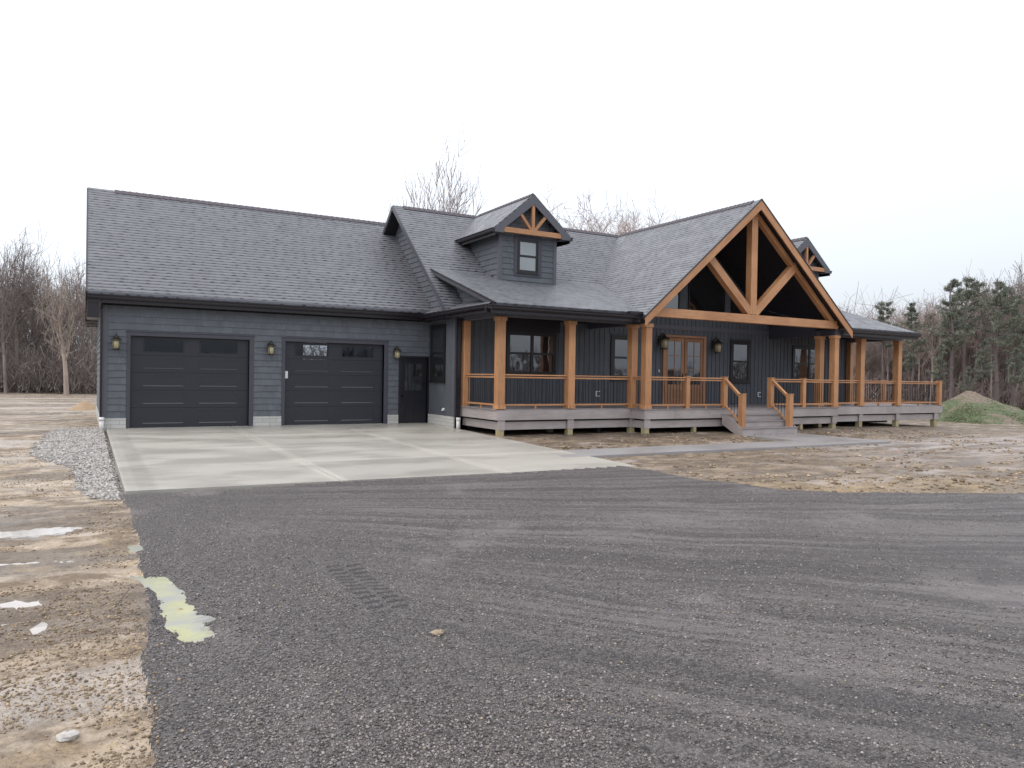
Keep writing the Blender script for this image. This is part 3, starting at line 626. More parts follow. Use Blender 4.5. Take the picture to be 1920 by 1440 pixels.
# front double door
fd = thing('front_door', (0, 0, 0), None, None); COL.objects.unlink(fd); bpy.data.objects.remove(fd)
fm = MB(); fm.beam((17.245, YW-.03, .62), (17.245, YW-.03, 3.07), .07, .12, (1, 0, 0)); fm.beam((19.145, YW-.03, .62), (19.145, YW-.03, 3.07), .07, .12, (1, 0, 0)); fm.beam((17.2, YW-.03, 3.03), (19.19, YW-.03, 3.03), .12, .08)
fdo = fm.build('front_door', M['wooddoor'], H, bevel=.004)
for x0, x1 in ((17.29, 18.18), (18.21, 19.10)):
    y0 = YW-.012; lf = MB(); st_ = .135
    lf.beam((x0+st_/2, y0, .63), (x0+st_/2, y0, 2.98), st_, .03, (0, 1, 0)); lf.beam((x1-st_/2, y0, .63), (x1-st_/2, y0, 2.98), st_, .03, (0, 1, 0))
    for z0, z1 in ((.63, .80), (1.13, 1.33), (2.85, 2.98)): lf.beam((x0+st_, y0, (z0+z1)/2), (x1-st_, y0, (z0+z1)/2), .03, z1-z0)
    leaf = lf.build('door_leaf', M['wooddoor'], fdo, bevel=.003)
    pb = MB(); n = 5
    for k in range(n):
        a = x0+st_+(x1-x0-2*st_)*(k+.5)/n; pb.beam((a, y0+.006, .80), (a, y0+.006, 1.13), (x1-x0-2*st_)/n-.008, .012, (0, 1, 0))
    for z in (1.86, 2.35): pb.beam((x0+st_, y0-.008, z), (x1-st_, y0-.008, z), .02, .022)
    pb.beam(((x0+x1)/2, y0-.006, 1.33), ((x0+x1)/2, y0-.006, 2.85), .018, .018, (0, 1, 0))
    pb.build('glazing_bar', M['wooddoor'], fdo)
    MB().box(x0+st_, x1-st_, y0-.002, y0+.006, 1.33, 2.85).build('pane', M['glass'], fdo)
    hx = x1-.06 if x0 < 18 else x0+.06
    MB().box(hx-.02, hx+.02, y0-.03, y0-.016, 1.52, 1.72).tube((hx, y0-.03, 1.62), (hx, y0-.07, 1.62), .012, .012, 8).beam((hx, y0-.07, 1.62), (hx+(-.09 if x0 < 18 else .09), y0-.07, 1.62), .014, .02).build('handle', M['brass'], fdo)

# --- roofs
def roof_plane(mb, pts, zf, th=.16):
    mb.prism([(x, y, zf(x, y)) for x, y in pts], (0, 0, -th))
gz = lambda x, y: 3.52+.828*(y+.35) if y < 3.83 else 3.52+.828*(8.01-y)
mz = lambda x, y: 5.263+.868*y if y < 2.381 else 5.263+.868*(4.76-y)
sz = lambda x, y: 4.992+.323*y
pz = lambda x, y: 7.33-.851*abs(x-XC)
mir = lambda P: [(2*XC-x, y) for x, y in P][::-1]
r = MB(); roof_plane(r, [(-.36, -.35), (9.16, -.35), (9.16, 3.829), (-.36, 3.829)], gz); roof_plane(r, [(-.36, 3.831), (9.16, 3.831), (9.16, 8.4), (-.36, 8.4)], gz)
gro = r.build('garage_roof', M['shingle'], H)
r = MB(); PL = [(8.73, -2.15), (9.75, -2.15), (9.75, -.502), (15.60, -.502), (18.38, 2.30), (18.38, 2.38), (8.73, 2.38)]
roof_plane(r, PL, mz); roof_plane(r, mir(PL), mz); roof_plane(r, [(8.73, 2.3811), (28.07, 2.3811), (28.07, 7.0), (8.73, 7.0)], mz)
mro = r.build('main_roof', M['shingle'], H)
r = MB(); PS = [(8.95, -4.74), (13.94, -4.74), (15.60, -.47), (8.95, -.47)]; PS2 = [(22.86, -4.74), (27.42, -4.74), (27.42, -.47), (21.20, -.47)]
roof_plane(r, PS, sz, .12); pro = r.build('porch_roof', M['shingle'], H); r = MB(); roof_plane(r, PS2, sz, .12); r.build('porch_roof', M['shingle'], H)
r = MB(); PG = [(13.74, -5.04), (18.40, -5.04), (18.40, 2.37), (15.47, -.5), (13.84, -4.74)]
roof_plane(r, PG, pz, .14); roof_plane(r, mir(PG), pz, .14); pgo = r.build('gable_roof', M['shingle'], H)
r = MB(); r.prism([(8.76, -.34, 3.43), (8.76, -4.72, 3.43), (9.5, -3.80, 3.72), (9.5, -.3, 3.78)], (0, 0, -.1)); r.build('eave_skirt_roof', M['shingle'], H)
# vault lining of the open front gable
r = MB(); V1 = [(14.0, -4.98), (XC-.01, -4.98), (XC-.01, YW-.02), (14.0, YW-.02)]
r.prism([(x, y, pz(x, y)-.165) for x, y in V1], (0, 0, -.03)); V2 = mir(V1); r.prism([(x, y, pz(x, y)-.165) for x, y in V2], (0, 0, -.03)); r.build('vaulted_ceiling', M['soffit'], H)
each('soffit', M['soffit'], H, MB().box(9.0, 13.95, -4.66, YW-.02, 3.33, 3.37), MB().box(22.85, 27.4, -4.66, YW-.02, 3.33, 3.37), MB().box(8.80, 9.14, -4.66, -.02, 3.26, 3.29), MB().box(-.34, 8.79, -.34, -.002, 3.26, 3.29))
# infill cheeks under the porch roof rakes
r = MB(); r.prism([(9.46, -.7, 4.62), (9.46, -1.66, 3.80), (9.46, -3.95, 3.62)], (.04, 0, 0)); ck = r.build('rake_cheek', M['trim'], H)
r = MB(); lap(r, (9.46, 0, 0), (0, 1, 0), (-1, 0, 0), 3.68, 4.60, lambda z: (z-4.86)/.323, lambda z: (z-5.263)/.868+.02, ex=.178); r.build('lap_siding', M['lap'], ck)
r = MB(); r.prism([(27.3, -.7, 4.62), (27.3, -1.66, 3.40), (27.3, -4.2, 3.40)], (.04, 0, 0)); r.build('rake_cheek', M['lap'], H)
# ridge caps
def ridge(parent, a, b, sl, along):
    a = Vector(a); b = Vector(b); n = int((b-a).length/.19); d = (b-a)/n; sd = Vector((0, 1, 0)) if along == 'x' else Vector((1, 0, 0)); mb = MB(); w = .15
    for k in range(n):
        p = a+d*k; e = p+d*1.12; lift = Vector((0, 0, .012)); l2 = Vector((0, 0, .028))
        for q in (1, -1):
            dr = sd*w*q-Vector((0, 0, w*sl))
            vs = [p+l2, e+lift, e+lift+dr, p+l2+dr]; mb.prism(vs, (0, 0, -.012))
    return mb.build('ridge_cap', M['ridge'], parent)
ridge(gro, (.35, 3.83, 6.985), (9.1, 3.83, 6.985), .828, 'x'); ridge(mro, (9.1, 2.38, 7.335), (27.9, 2.38, 7.335), .868, 'x'); ridge(pgo, (XC, -4.75, 7.338), (XC, 2.3, 7.338), .851, 'y')
# rake boards and fascia
r = MB()
def rake(mb, a, b, w, h, drop=.0):
    a = Vector(a)-Vector((0, 0, drop)); b = Vector(b)-Vector((0, 0, drop)); mb.beam(a, b, w, h)
rk = MB(); rk.beam((-.375, -.36, 3.41), (-.375, 3.83, 6.88), .03, .19); rk.beam((-.375, 3.83, 6.88), (-.375, 8.2, 3.27), .03, .19); rk.box(-.362, -.09, -.33, .6, 2.84, 3.29); rk.box(-.36, .0, -.34, 8.3, 3.30, 3.34); rk.build('rake_board', M['gutter'], gro)
rk = MB(); rk.beam((8.715, -2.14, 3.335), (8.715, 2.38, 7.258), .03, .13); rk.beam((8.715, 2.38, 7.258), (8.715, 6.9, 3.335), .03, .13); rk.build('rake_board', M['trimD'], mro)
rk = MB(); rk.prism([(8.74, y, mz(0, y)-.175) for y in (-2.05, 2.38)]+[(9.14, y, mz(0, y)-.175) for y in (2.38, -2.05)], (0, 0, -.02)); rk.prism([(8.74, y, mz(0, y)-.175) for y in (2.38, 6.8)]+[(9.14, y, mz(0, y)-.175) for y in (6.8, 2.38)], (0, 0, -.02)); rk.build('rake_soffit', M['soffit'], mro)
rk = MB(); rk.beam((8.935, -4.74, 3.375), (8.935, -.55, 4.728), .028, .10); rk.build('rake_board', M['trimD'], pro); rk = MB(); rk.beam((27.435, -4.74, 3.375), (27.435, -.55, 4.728), .028, .12); rk.build('rake_board', M['trim'], H)
rk = MB(); rk.beam((8.925, -4.75, 3.452), (8.925, -.5, 4.825), .05, .03); rk.beam((8.96, -4.66, 3.31), (9.44, -4.66, 3.31), .03, .05); rk.prism([(8.96, -4.6, 3.35), (8.96, -.9, 4.54), (9.45, -.9, 4.54), (9.45, -4.6, 3.35)], (0, 0, -.02)); rk.build('rake_edge', M['gutter'], pro)
def gutter(mb, a, b, out):
    """K-style gutter run from a to b (top inner edge), out = outward direction"""
    a = Vector(a); b = Vector(b); o_ = Vector(out); zz = Vector((0, 0, 1))
    pr = [(0, 0), (.125, 0), (.125, -.025), (.10, -.05), (.10, -.08), (.075, -.12), (0, -.12)]
    mb.prism([a+o_*p+zz*q for p, q in pr], b-a); mb.prism([a-o_*.03+zz*.005, a-o_*.002+zz*.005, a-o_*.002-zz*.21, a-o_*.03-zz*.21], b-a)
g_ = MB(); gutter(g_, (-.36, -.36, 3.435), (8.72, -.36, 3.435), (0, -1, 0)); g_.build('gutter', M['gutter'], gro)
g_ = MB(); gutter(g_, (8.74, -.36, 3.395), (8.74, -4.86, 3.395), (-1, 0, 0)); g_.build('gutter', M['gutter'], mro)
g_ = MB(); gutter(g_, (8.63, -4.75, 3.388), (13.80, -4.75, 3.39), (0, -1, 0)); g_.build('gutter', M['gutter'], pro); g_ = MB(); gutter(g_, (23.02, -4.75, 3.39), (27.50, -4.75, 3.39), (0, -1, 0)); g_.build('gutter', M['gutter'], H); MB().box(13.30, 13.78, -4.90, -4.74, 3.40, 3.47).build('splash_guard', M['gutter'], pro)
dsp = MB(); dsp.box(-.062, -.008, -.13, -.05, .24, 3.1); dsp.beam((-.035, -.095, 3.1), (-.035, -.38, 3.34), .055, .07); dsp.build('downspout', M['gutter'], gro)
dsp = MB(); dsp.box(9.165, 9.255, -2.02, -1.93, .27, 3.2); dsp.build('downspout', M['gutter'], mro)

# --- dormers
def dormer(xd):
    D = MB(); w = 1.045; y0 = -1.35
    D.prism([(xd-w, y0, 4.45), (xd+w, y0, 4.45), (xd+w, y0, 6.25), (xd, y0, 7.1), (xd-w, y0, 6.25)], (0, 3.2, 0))
    o = D.build('dormer', M['trim'], H)
    zb = 4.992+.323*y0
    s = MB(); lap(s, (xd, y0, 0), (1, 0, 0), (0, -1, 0), zb+.01, 6.06, -w+.09, w-.09, [(-.53, .50, 4.72, 6.03)], ex=.178)
    lap(s, (xd, y0, 0), (1, 0, 0), (0, -1, 0), 6.06, 7.05, lambda z: -(7.15-z)/.851, lambda z: (7.15-z)/.851, ex=.178)
    for q in (-1, 1):
        lap(s, (xd+q*w, 0, 0), (0, 1, 0), (q, 0, 0), zb+.01, 6.2, y0+.09, lambda z: (z-5.263)/.868+.05 if z > 4.83 else (z-4.992)/.323+.02, ex=.178)
    s.build('lap_siding', M['lap'], o)
    for q in (-1, 1): MB().box(xd+q*(w-.09), xd+q*(w+.03), y0-.034, y0, zb-.02, 6.06).box(xd+q*w, xd+q*(w+.034), y0-.01, y0+.09, zb, 6.06).build('corner_board', M['trim'], o)
    t = MB(); t.box(xd-.53, xd-.40, y0-.032, y0, 4.72, 6.03).box(xd+.37, xd+.50, y0-.032, y0, 4.72, 6.03).box(xd-.40, xd+.37, y0-.032, y0, 5.91, 6.03).box(xd-.40, xd+.37, y0-.032, y0, 4.72, 4.84); t.build('window_trim', M['trimD'], o)
    k0 = window(H, (xd-.40, y0, 4.84), (1, 0, 0), (0, -1, 0), .77, 1.07, t=.035, trim=M['black'], pane=M['skypane']); k0.name = 'dormer_window'
    r = MB(); dz = lambda x, y: 7.33-.851*abs(x-xd)
    hw = 1.40
    def val(x): return (dz(x, 0)-5.263)/.868+.12
    for q in (-1, 1):
        pts = [(xd+q*hw, -1.67), (xd, -1.67), (xd, val(xd)), (xd+q*hw, val(xd+q*hw))]
        r.prism([(x, y, dz(x, y)) for x, y in pts], (0, 0, -.10))
    ro = r.build('dormer_roof', M['shingle'], H); ridge(ro, (xd, -1.6, 7.338), (xd, 2.2, 7.338), .851, 'y')
    f = MB()
    for q in (-1, 1):
        # deep bargeboard in two lengths ending in a boxed return
        f.prism([(xd, -1.69, 7.28), (xd+q*hw, -1.69, 6.09), (xd+q*hw, -1.69, 5.98), (xd+q*(hw-.33), -1.69, 5.98), (xd+q*(hw-.33), -1.69, 6.12), (xd, -1.69, 6.98)], (0, .03, 0))
        f.box(xd+q*(hw-.33), xd+q*hw, -1.66, -1.36, 5.98, 6.0)
    f.build('bargeboard', M['trim'], ro)
    for q in (-1, 1):
        f = MB(); f.box(xd+q*(w+.02), xd+q*(hw-.005), -1.655, val(xd+q*hw), 6.0, 6.03); gutter(f, (xd+q*hw, -1.68, 6.09), (xd+q*hw, val(xd+q*hw)-.05, 6.09), (q, 0, 0)); f.build('gutter', M['gutter'], ro)
    t = MB(); t.beam((xd-1.06, -1.63, 6.09), (xd+1.06, -1.63, 6.09), .10, .16); t.beam((xd, -1.62, 6.15), (xd, -1.62, 7.02), .10, .10, (0, 1, 0))
    for q in (-1, 1): t.beam((xd+q*.06, -1.62, 6.16), (xd+q*.50, -1.62, 6.68), .09, .10, (0, 1, 0))
    t.build('dormer_truss', M['wood'], o, bevel=.004)
    return o
dormer(11.93); dormer(2*XC-11.93)

# ------------------------------------------------------------------ porch
PO = thing('porch', (18.4, -4, 0), 'full-width front porch of grey composite decking carried on stained timber posts under a truss gable', 'porch')
ZD = .618
# deck boards run along x; front apron pieces
dk = MB(); X0, X1 = 9.33, 30.16
y = -4.84
while y < YW-.03:
    y1 = min(y+.138, YW-.032); xa, xb = (13.93, 22.76) if y < -4.22 else (X0, X1)
    dk.box(xa-.02, xb+.02, y, y1-.006, ZD-.028, ZD); y += .138
y = YW
while y < 7: dk.box(27.56, X1+.02, y-.03, y+.102, ZD-.028, ZD); y += .138
dk.box(X0+.1, X1-.1, -4.1, YW, ZD-.07, ZD-.03); dk.box(13.98, 22.7, -4.75, -4.1, ZD-.07, ZD-.03)
dk.build('deck_floor', M['decktop'], PO)
def loop_boards(mb, z0, z1, ins, th=.025):
    pts = [(X0+ins, YW), (X0+ins, -4.21+ins), (13.95+ins, -4.21+ins), (13.95+ins, -4.83+ins), (22.74-ins, -4.83+ins), (22.74-ins, -4.21+ins), (X1-ins, -4.21+ins), (X1-ins, 7)]
    outs = [(-1, 0), (0, -1), (-1, 0), (0, -1), (1, 0), (0, -1), (1, 0)]
    for (a, b), (ox, oy) in zip(zip(pts[:-1], pts[1:]), outs):
        n = max(1, round(math.hypot(b[0]-a[0], b[1]-a[1])/4.9))
        for k in range(n):
            p = [a[i]+(b[i]-a[i])*k/n for i in (0, 1)]; q = [a[i]+(b[i]-a[i])*(k+1)/n for i in (0, 1)]
            if ox: mb.box(p[0], p[0]-ox*th, min(p[1], q[1])+.001, max(p[1], q[1])-.001, z0, z1)
            else: mb.box(min(p[0], q[0])+.001, max(p[0], q[0])-.001, p[1], p[1]+th, z0, z1)
a = MB(); loop_boards(a, .315, ZD-.03, 0.015); a.build('fascia', M['comp'], PO)
a = MB(); loop_boards(a, .045, .262, .11); sk = a.build('skirt', M['comp'], PO)
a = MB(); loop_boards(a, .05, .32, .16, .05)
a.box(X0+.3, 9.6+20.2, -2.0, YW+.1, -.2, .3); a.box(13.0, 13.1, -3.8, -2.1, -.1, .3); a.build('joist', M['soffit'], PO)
FT = [(9.50, -4.06), (11.78, -4.06), (14.05, -4.06), (14.10, -4.68), (16.05, -4.66), (20.95, -4.66), (22.60, -4.68), (22.64, -4.06), (24.95, -4.06), (27.22, -4.06), (29.75, -4.06), (29.75, -1.0), (29.75, 2.5), (26.4, -3.0), (11.8, -3.0)]
for i, (x, y) in enumerate(FT):
    big = i not in (4, 5); w = .085 if big else .06; zg = float(ground_h(np.array(x), np.array(y)))
    m1 = MB(); m1.beam((x, y, zg-.1), (x, y, .05 if y < -4 else .3), 2*w, 2*w, (0, 1, 0)); m1.build('footing_post', M['treated'], PO)
    if big and y < -4: MB().box(x-.11, x+.11, y-.075-.03, y-.07, .04, .312).build('skirt_post', M['comp'], PO)
# posts
def post(x, y, z0=ZD, z1=3.15, w=.225, cap=True, name='porch_post'):
    m = MB(); m.beam((x, y, z0), (x, y, z1), w, w, (0, 1, 0)); o = m.build(name, M['wood'], PO, bevel=.006)
    if cap:
        m = MB(); m.beam((x, y, z1-.11), (x, y, z1-.002), w+.055, w+.055, (0, 1, 0)); m.build('post_cap', M['wood'], o, bevel=.006)
        m = MB(); m.beam((x, y, z0+.001), (x, y, z0+.10), w+.04, w+.04, (0, 1, 0)); m.build('post_base', M['wood'], o, bevel=.006)
    return o
for x, y in ((9.46, -4.08), (11.77, -4.08), (14.06, -4.08), (14.08, -4.71), (22.60, -4.71), (22.63, -4.08), (24.95, -4.08), (27.24, -4.08)): post(x, y)
post(9.46, -1.98, w=.2, cap=False); post(27.24, -1.98, w=.2, cap=False)
ZR = 1.58
def rpost(x, y, z0=ZD, z1=ZR+.012, w=.14):
    m = MB(); m.beam((x, y, z0), (x, y, z1), w, w, (0, 1, 0)); o = m.build('rail_post', M['wood'], PO, bevel=.004)
    m = MB(); m.beam((x, y, z1), (x, y, z1+.025), w+.03, w+.03, (0, 1, 0)); m.build('post_cap', M['wood'], o, bevel=.008); return o
rpost(15.67, -4.74); rpost(17.25, -4.74, w=.16); rpost(19.37, -4.74, w=.16); rpost(20.97, -4.74); rpost(30.02, -4.10, w=.16); rpost(30.02, -1.65); rpost(30.02, .8); rpost(30.02, 3.2)
rpost(17.22, -5.53, .05, 1.075, .165); rpost(19.36, -5.53, .05, 1.075, .165)
# beams
each('porch_beam', M['trim'], PO, MB().box(9.35, 14.12, -4.18, -3.98, 3.152, 3.33).box(9.36, 9.56, -3.98, YW-.05, 3.152, 3.33), MB().box(22.56, 27.36, -4.18, -3.98, 3.152, 3.33).box(27.14, 27.34, -3.98, YW-.05, 3.152, 3.33), bevel=.004)
each('side_beam', M['trimD'], PO, MB().box(13.97, 14.17, -4.82, -4.181, 3.152, 3.36), MB().box(13.97, 14.17, -3.979, YW-.035, 3.13, 3.60), MB().box(22.51, 22.71, -4.82, -4.181, 3.152, 3.36), MB().box(22.51, 22.71, -3.979, YW-.035, 3.13, 3.60))
# timber truss of the gable
tr = MB(); YT = -4.72
tr.beam((14.24, YT, 3.505), (22.56, YT, 3.505), .24, .27)
o_ch = tr.build('truss_bottom_chord', M['wood'], PO, bevel=.008)
tr = MB(); tr.beam((XC, YT, 3.65), (XC, YT, 6.98), .27, .235, (0, 1, 0)); tr.build('king_post', M['wood'], PO, bevel=.008)
for q in (-1, 1):
    tr = MB(); tr.beam((XC+q*.12, YT, 3.66), (XC+q*1.93, YT, 5.42), .25, .225, (0, 0, 1)) if False else tr.beam((XC+q*.10, YT+.001*q, 3.70), (XC+q*2.02, YT+.001*q, 5.40), .225, .26, (0, 0, 1))
    tr.build('brace', M['wood'], PO, bevel=.008)
    tr = MB(); a_ = Vector((XC+q*.02, YT, 6.99)); b_ = Vector((XC+q*4.25, YT, 6.99-.851*4.23)); tr.beam(a_, b_, .18, .15); tr.build('truss_top_chord', M['wood'], PO, bevel=.006)
    # fascia boards on the front rakes
    tr = MB(); n = Vector((0, 0, 1)); tr.prism([(XC, -5.085, 7.30), (XC+q*4.68, -5.085, 7.30-.851*4.68), (XC+q*4.68, -5.085, 7.04-.851*4.68), (XC, -5.085, 7.0)], (0, .04, 0))
    # uv grain along the board
    o = tr.build('rake_fascia', M['wood'], PO, bevel=.004)
    me = o.data; ul = me.uv_layers[0].data
    for p in me.polygons:
        for li in p.loop_indices:
            c = me.vertices[me.loops[li].vertex_index].co; w_ = o.matrix_parent_inverse.inverted() @ c if False else c
            t_ = abs(w_.x-XC)*1.313; ul[li].uv = (w_.z+.851*abs(w_.x-XC)+w_.y, t_)
ek = MB()
for q in (-1, 1): ek.prism([(XC, -5.10, 7.352), (XC+q*4.70, -5.10, 7.352-.851*4.70), (XC+q*4.70, -5.10, 7.30-.851*4.70), (XC, -5.10, 7.30)], (0, .07, 0))
ek.build('drip_edge', M['gutter'], PO)
# steps
sp = MB(); TR = [(.43, -5.12), (.24, -5.40), (.05, -5.72)]
yp = -4.83
for z, yf in TR:
    sp.box(17.08, 19.55, yf-.02, yp+.02 if z > .3 else yp, z-.028, z); yp = yf
sp.build('tread', M['decktop'], PO, bevel=.004)
sp = MB(); prev = ZD-.03
for (z, yf), yb in zip(TR, (-4.82, -5.10, -5.38)): sp.box(17.12, 19.51, yb-.0, yb+.025, z+.001, prev); prev = z-.03
sp.box(17.10, 19.53, -5.70, -5.675, -.19, .02); sp.build('riser', M['comp'], PO)
for xs in (17.075, 19.53):
    sp = MB(); sp.prism([(xs, -4.84, .40), (xs, -5.10, .40), (xs, -5.69, .02), (xs, -5.69, -.19), (xs, -5.45, -.19), (xs, -4.84, .12)], (.025, 0, 0)); sp.build('stringer', M['comp'], PO)

# railings: each run between two posts is a thing of its own
def railing(a, b, label, z=(ZR, ZR), group='timber railings with black balusters round the porch'):
    a = Vector((*a, 0)); b = Vector((*b, 0)); d = (b-a); Ln = d.length; d.normalize(); dz = Vector((0, 0, (z[1]-z[0])/Ln)); z0 = z[0]
    o = thing('porch_railing', ((a.x+b.x)/2, (a.y+b.y)/2, min(z)-.96), label, 'railing', group)
    P_ = lambda t, h: a+d*t+dz*t+Vector((0, 0, z0+h))
    MB().beam(P_(0, -.018), P_(Ln, -.018), .10, .036).build('top_rail', M['wood'], o, bevel=.006)
    MB().beam(P_(0, -.085), P_(Ln, -.085), .045, .045).build('sub_rail', M['wood'], o, bevel=.003)
    MB().beam(P_(0, -.85), P_(Ln, -.85), .055, .05).build('bottom_rail', M['wood'], o, bevel=.003)
    if Ln > 1.2: MB().beam(P_(Ln/2, -.96), P_(Ln/2, -.875), .05, .05, (0, 1, 0)).build('foot_block', M['wood'], o)
    n = max(1, round(Ln/.115)); first = None
    for k in range(1, n):
        t = Ln*k/n
        if first is None: first = MB().tube(P_(t, -.83), P_(t, -.10), .0095, .0095, 6).build('baluster', M['black'], o); t0 = t
        else:
            c = first.copy(); COL.objects.link(c); c.parent = o; c.matrix_parent_inverse = Matrix.Translation((d+dz)*(t-t0)) @ first.matrix_parent_inverse
    return o
e = .10; s_ = .07
railing((9.46, -2.07), (9.46, -3.97), 'short side railing at the left end of the porch beside the side wall')
railing((9.46+.11, -4.08), (11.77-.11, -4.08), 'front railing under the double window, first bay right of the left corner post')
railing((11.77+.11, -4.08), (14.06-.11, -4.08), 'front railing in the second bay, in front of the single window left of the door')
railing((14.06, -4.19), (14.06, -4.60), 'very short return railing between the two paired posts left of the front door')
railing((14.08+.11, -4.74), (15.67-.07, -4.74), 'railing under the gable between the left paired posts and the thin post before the door')
railing((15.67+.07, -4.74), (17.25-.08, -4.74), 'railing from the thin post before the door to the left head of the steps')
railing((19.37+.08, -4.74), (20.97-.07, -4.74), 'railing from the right head of the steps to the thin post')
railing((20.97+.07, -4.74), (22.60-.11, -4.74), 'railing from the thin post to the right paired gable posts')
railing((22.63+.11, -4.08), (24.95-.11, -4.08), 'front railing in the bay just right of the gable')
railing((24.95+.11, -4.08), (27.24-.11, -4.08), 'front railing between the last two full-height posts on the right')
railing((27.24+.11, -4.08), (30.02-.08, -4.10), 'front railing on the roofless deck end, furthest right')
railing((30.02, -4.02), (30.02, -1.72), 'side railing at the right deck end, nearest the front corner')
railing((30.02, -1.58), (30.02, .73), 'side railing at the right deck end, middle run')
railing((30.02, .87), (30.02, 3.13), 'side railing at the right deck end, rear run')
gs_ = 'sloping handrails of the front steps'
railing((17.235, -4.82), (17.225, -5.45), 'sloping handrail on the left side of the front steps', (1.56, 1.06), gs_)
railing((19.37, -4.82), (19.36, -5.45), 'sloping handrail on the right side of the front steps', (1.56, 1.06), gs_)

# ------------------------------------------------------------------ wall lanterns
def lantern(x, y, z, label, s=1.12):
    o = thing('wall_lantern', (x, y, z), label, 'wall lamp', 'bronze lanterns on the front walls')
    P_ = lambda a, b, c: (x+a*s, y+b*s, z+c*s)
    MB().box(x-.055*s, x+.055*s, y-.02, y, z-.05*s, z+.16*s).build('back_plate', M['lampbody'], o, bevel=.006)
    m = MB(); pts = [(0, -.01, .12), (0, -.05, .19), (0, -.11, .21), (0, -.15, .17)]
    for p, q in zip(pts[:-1], pts[1:]): m.tube(P_(*p), P_(*q), .011*s, .011*s, 8)
    m.build('arm', M['lampbody'], o, smooth=True)
    c = Vector((x, y-.15*s, z))
    m = MB(); m.lathe(c, [(.012*s, .18*s), (.035*s, .155*s), (.055*s, .125*s), (.118*s, .085*s), (.125*s, .07*s), (.085*s, .07*s)][::-1], 16); m.build('lamp_roof', M['lampbody'], o)
    m = MB(); m.lathe(c, [(.066*s, -.13*s), (.074*s, -.03*s), (.074*s, .068*s)], 16); m.build('lamp_glass', M['lamp'], o, smooth=True)
    m = MB(); m.lathe(c, [(.05*s, -.155*s), (.08*s, -.145*s), (.08*s, -.131*s)], 16)
    for k in range(4):
        an = k*math.pi/2+.785; m.tube(c+Vector((.079*s*math.cos(an), .079*s*math.sin(an), -.135*s)), c+Vector((.083*s*math.cos(an), .083*s*math.sin(an), .072*s)), .005, .005, 5)
    m.build('cage', M['lampbody'], o)
lantern(.30, -.03, 2.22, 'bronze lantern on the garage wall left of the first garage door')
lantern(4.19, -.03, 2.19, 'bronze lantern on the garage wall between the two garage doors')
lantern(7.98, -.03, 2.17, 'bronze lantern between the second garage door and the black side door')
lantern(17.04, YW-.03, 2.78, 'large bronze lantern left of the wooden front door', 1.55)
lantern(19.58, YW-.03, 2.72, 'large bronze lantern right of the wooden front door', 1.55)

# ------------------------------------------------------------------ small fittings
def outlet(x, z, label):
    o = thing('outdoor_outlet', (x, YW-.02, z), label, 'outlet', 'electrical outlets on the porch wall')
    m = MB(); m.box(x-.085, x-.055, YW-.05, YW-.02, z-.085, z+.085).box(x-.055, x+.075, YW-.05, YW-.02, z+.065, z+.09).box(x-.055, x+.075, YW-.05, YW-.02, z-.09, z-.065); m.build('cover_flange', M['white'], o)
    MB().box(x-.055, x+.075, YW-.034, YW-.02, z-.065, z+.065).build('cover', M['batten'], o)
outlet(14.40, .99, 'white-edged outlet cover on the porch wall left of the single window by the paired posts')
outlet(22.02, .98, 'white-edged outlet cover on the porch wall right of the steps')
o = thing('doorbell', (17.02, YW-.03, 1.81), 'small white doorbell on the wall under the lantern left of the front door', 'doorbell')
MB().box(16.99, 17.05, YW-.045, YW-.02, 1.75, 1.84).build('housing', M['white'], o, bevel=.006); MB().tube((17.02, YW-.045, 1.80), (17.02, YW-.052, 1.80), .014, .012, 10).build('button', M['lampbody'], o)
def spigot(x, y, z, label):
    o = thing('dryer_vent', (x, y, z), label, 'vent')
    MB().tube((x, y, z), (x-.05, y, z), .045, .045, 12).build('pipe', M['white'], o, smooth=True); MB().beam((x-.05, y, z+.02), (x-.075, y, z-.04), .09, .012).build('flap', M['white'], o)
spigot(9.146, -1.18, .48, 'small white vent low on the side wall under the tall black window')
def pvc(x, y, z0, z1, r, label):
    o = thing('drain_pipe', (x, y, z0), label, 'pipe', 'white drain stubs under the downspouts')
    MB().tube((x, y, z0), (x, y, z1), r, r, 16).build('pipe', M['pvc'], o, smooth=True); MB().tube((x, y, z1-.09), (x, y, z1+.003), r*1.13, r*1.13, 16).build('collar', M['pvc'], o, smooth=True)
pvc(-.01, -.16, -.12, .30, .055, 'white plastic drain stub at the left corner of the garage')
pvc(9.22, -2.02, -.18, .27, .06, 'white plastic drain stub between the apron and the porch')

# ------------------------------------------------------------------ loose ground things
def gh(x, y): return float(ground_h(np.array(float(x)), np.array(float(y))))
for k, (cx, cy, rx, ry, dp, an) in enumerate(POOLS):
    n_ = 40; c_, s_ = math.cos(an), math.sin(an); base_ = -.205; lv = base_-dp*.42-.0013*k
    pts = []
    for i in range(n_):
        t = 2*math.pi*i/n_; f_ = 2.3; u = math.cos(t)*rx*f_; v = math.sin(t)*ry*f_; pts.append((cx+u*c_-v*s_, cy+u*s_+v*c_, lv))
    w_ = MB(); w_.add([(cx, cy, lv)]+pts, [(0, 1+i, 1+(i+1) % n_) for i in range(n_)]); o_ = w_.build('puddle', M['algae' if k in (6, 7, 8) else 'puddle']); o_['kind'] = 'structure'
    at_ = o_.data.attributes.new('deep', 'FLOAT', 'POINT'); at_.data[0].value = 1.0

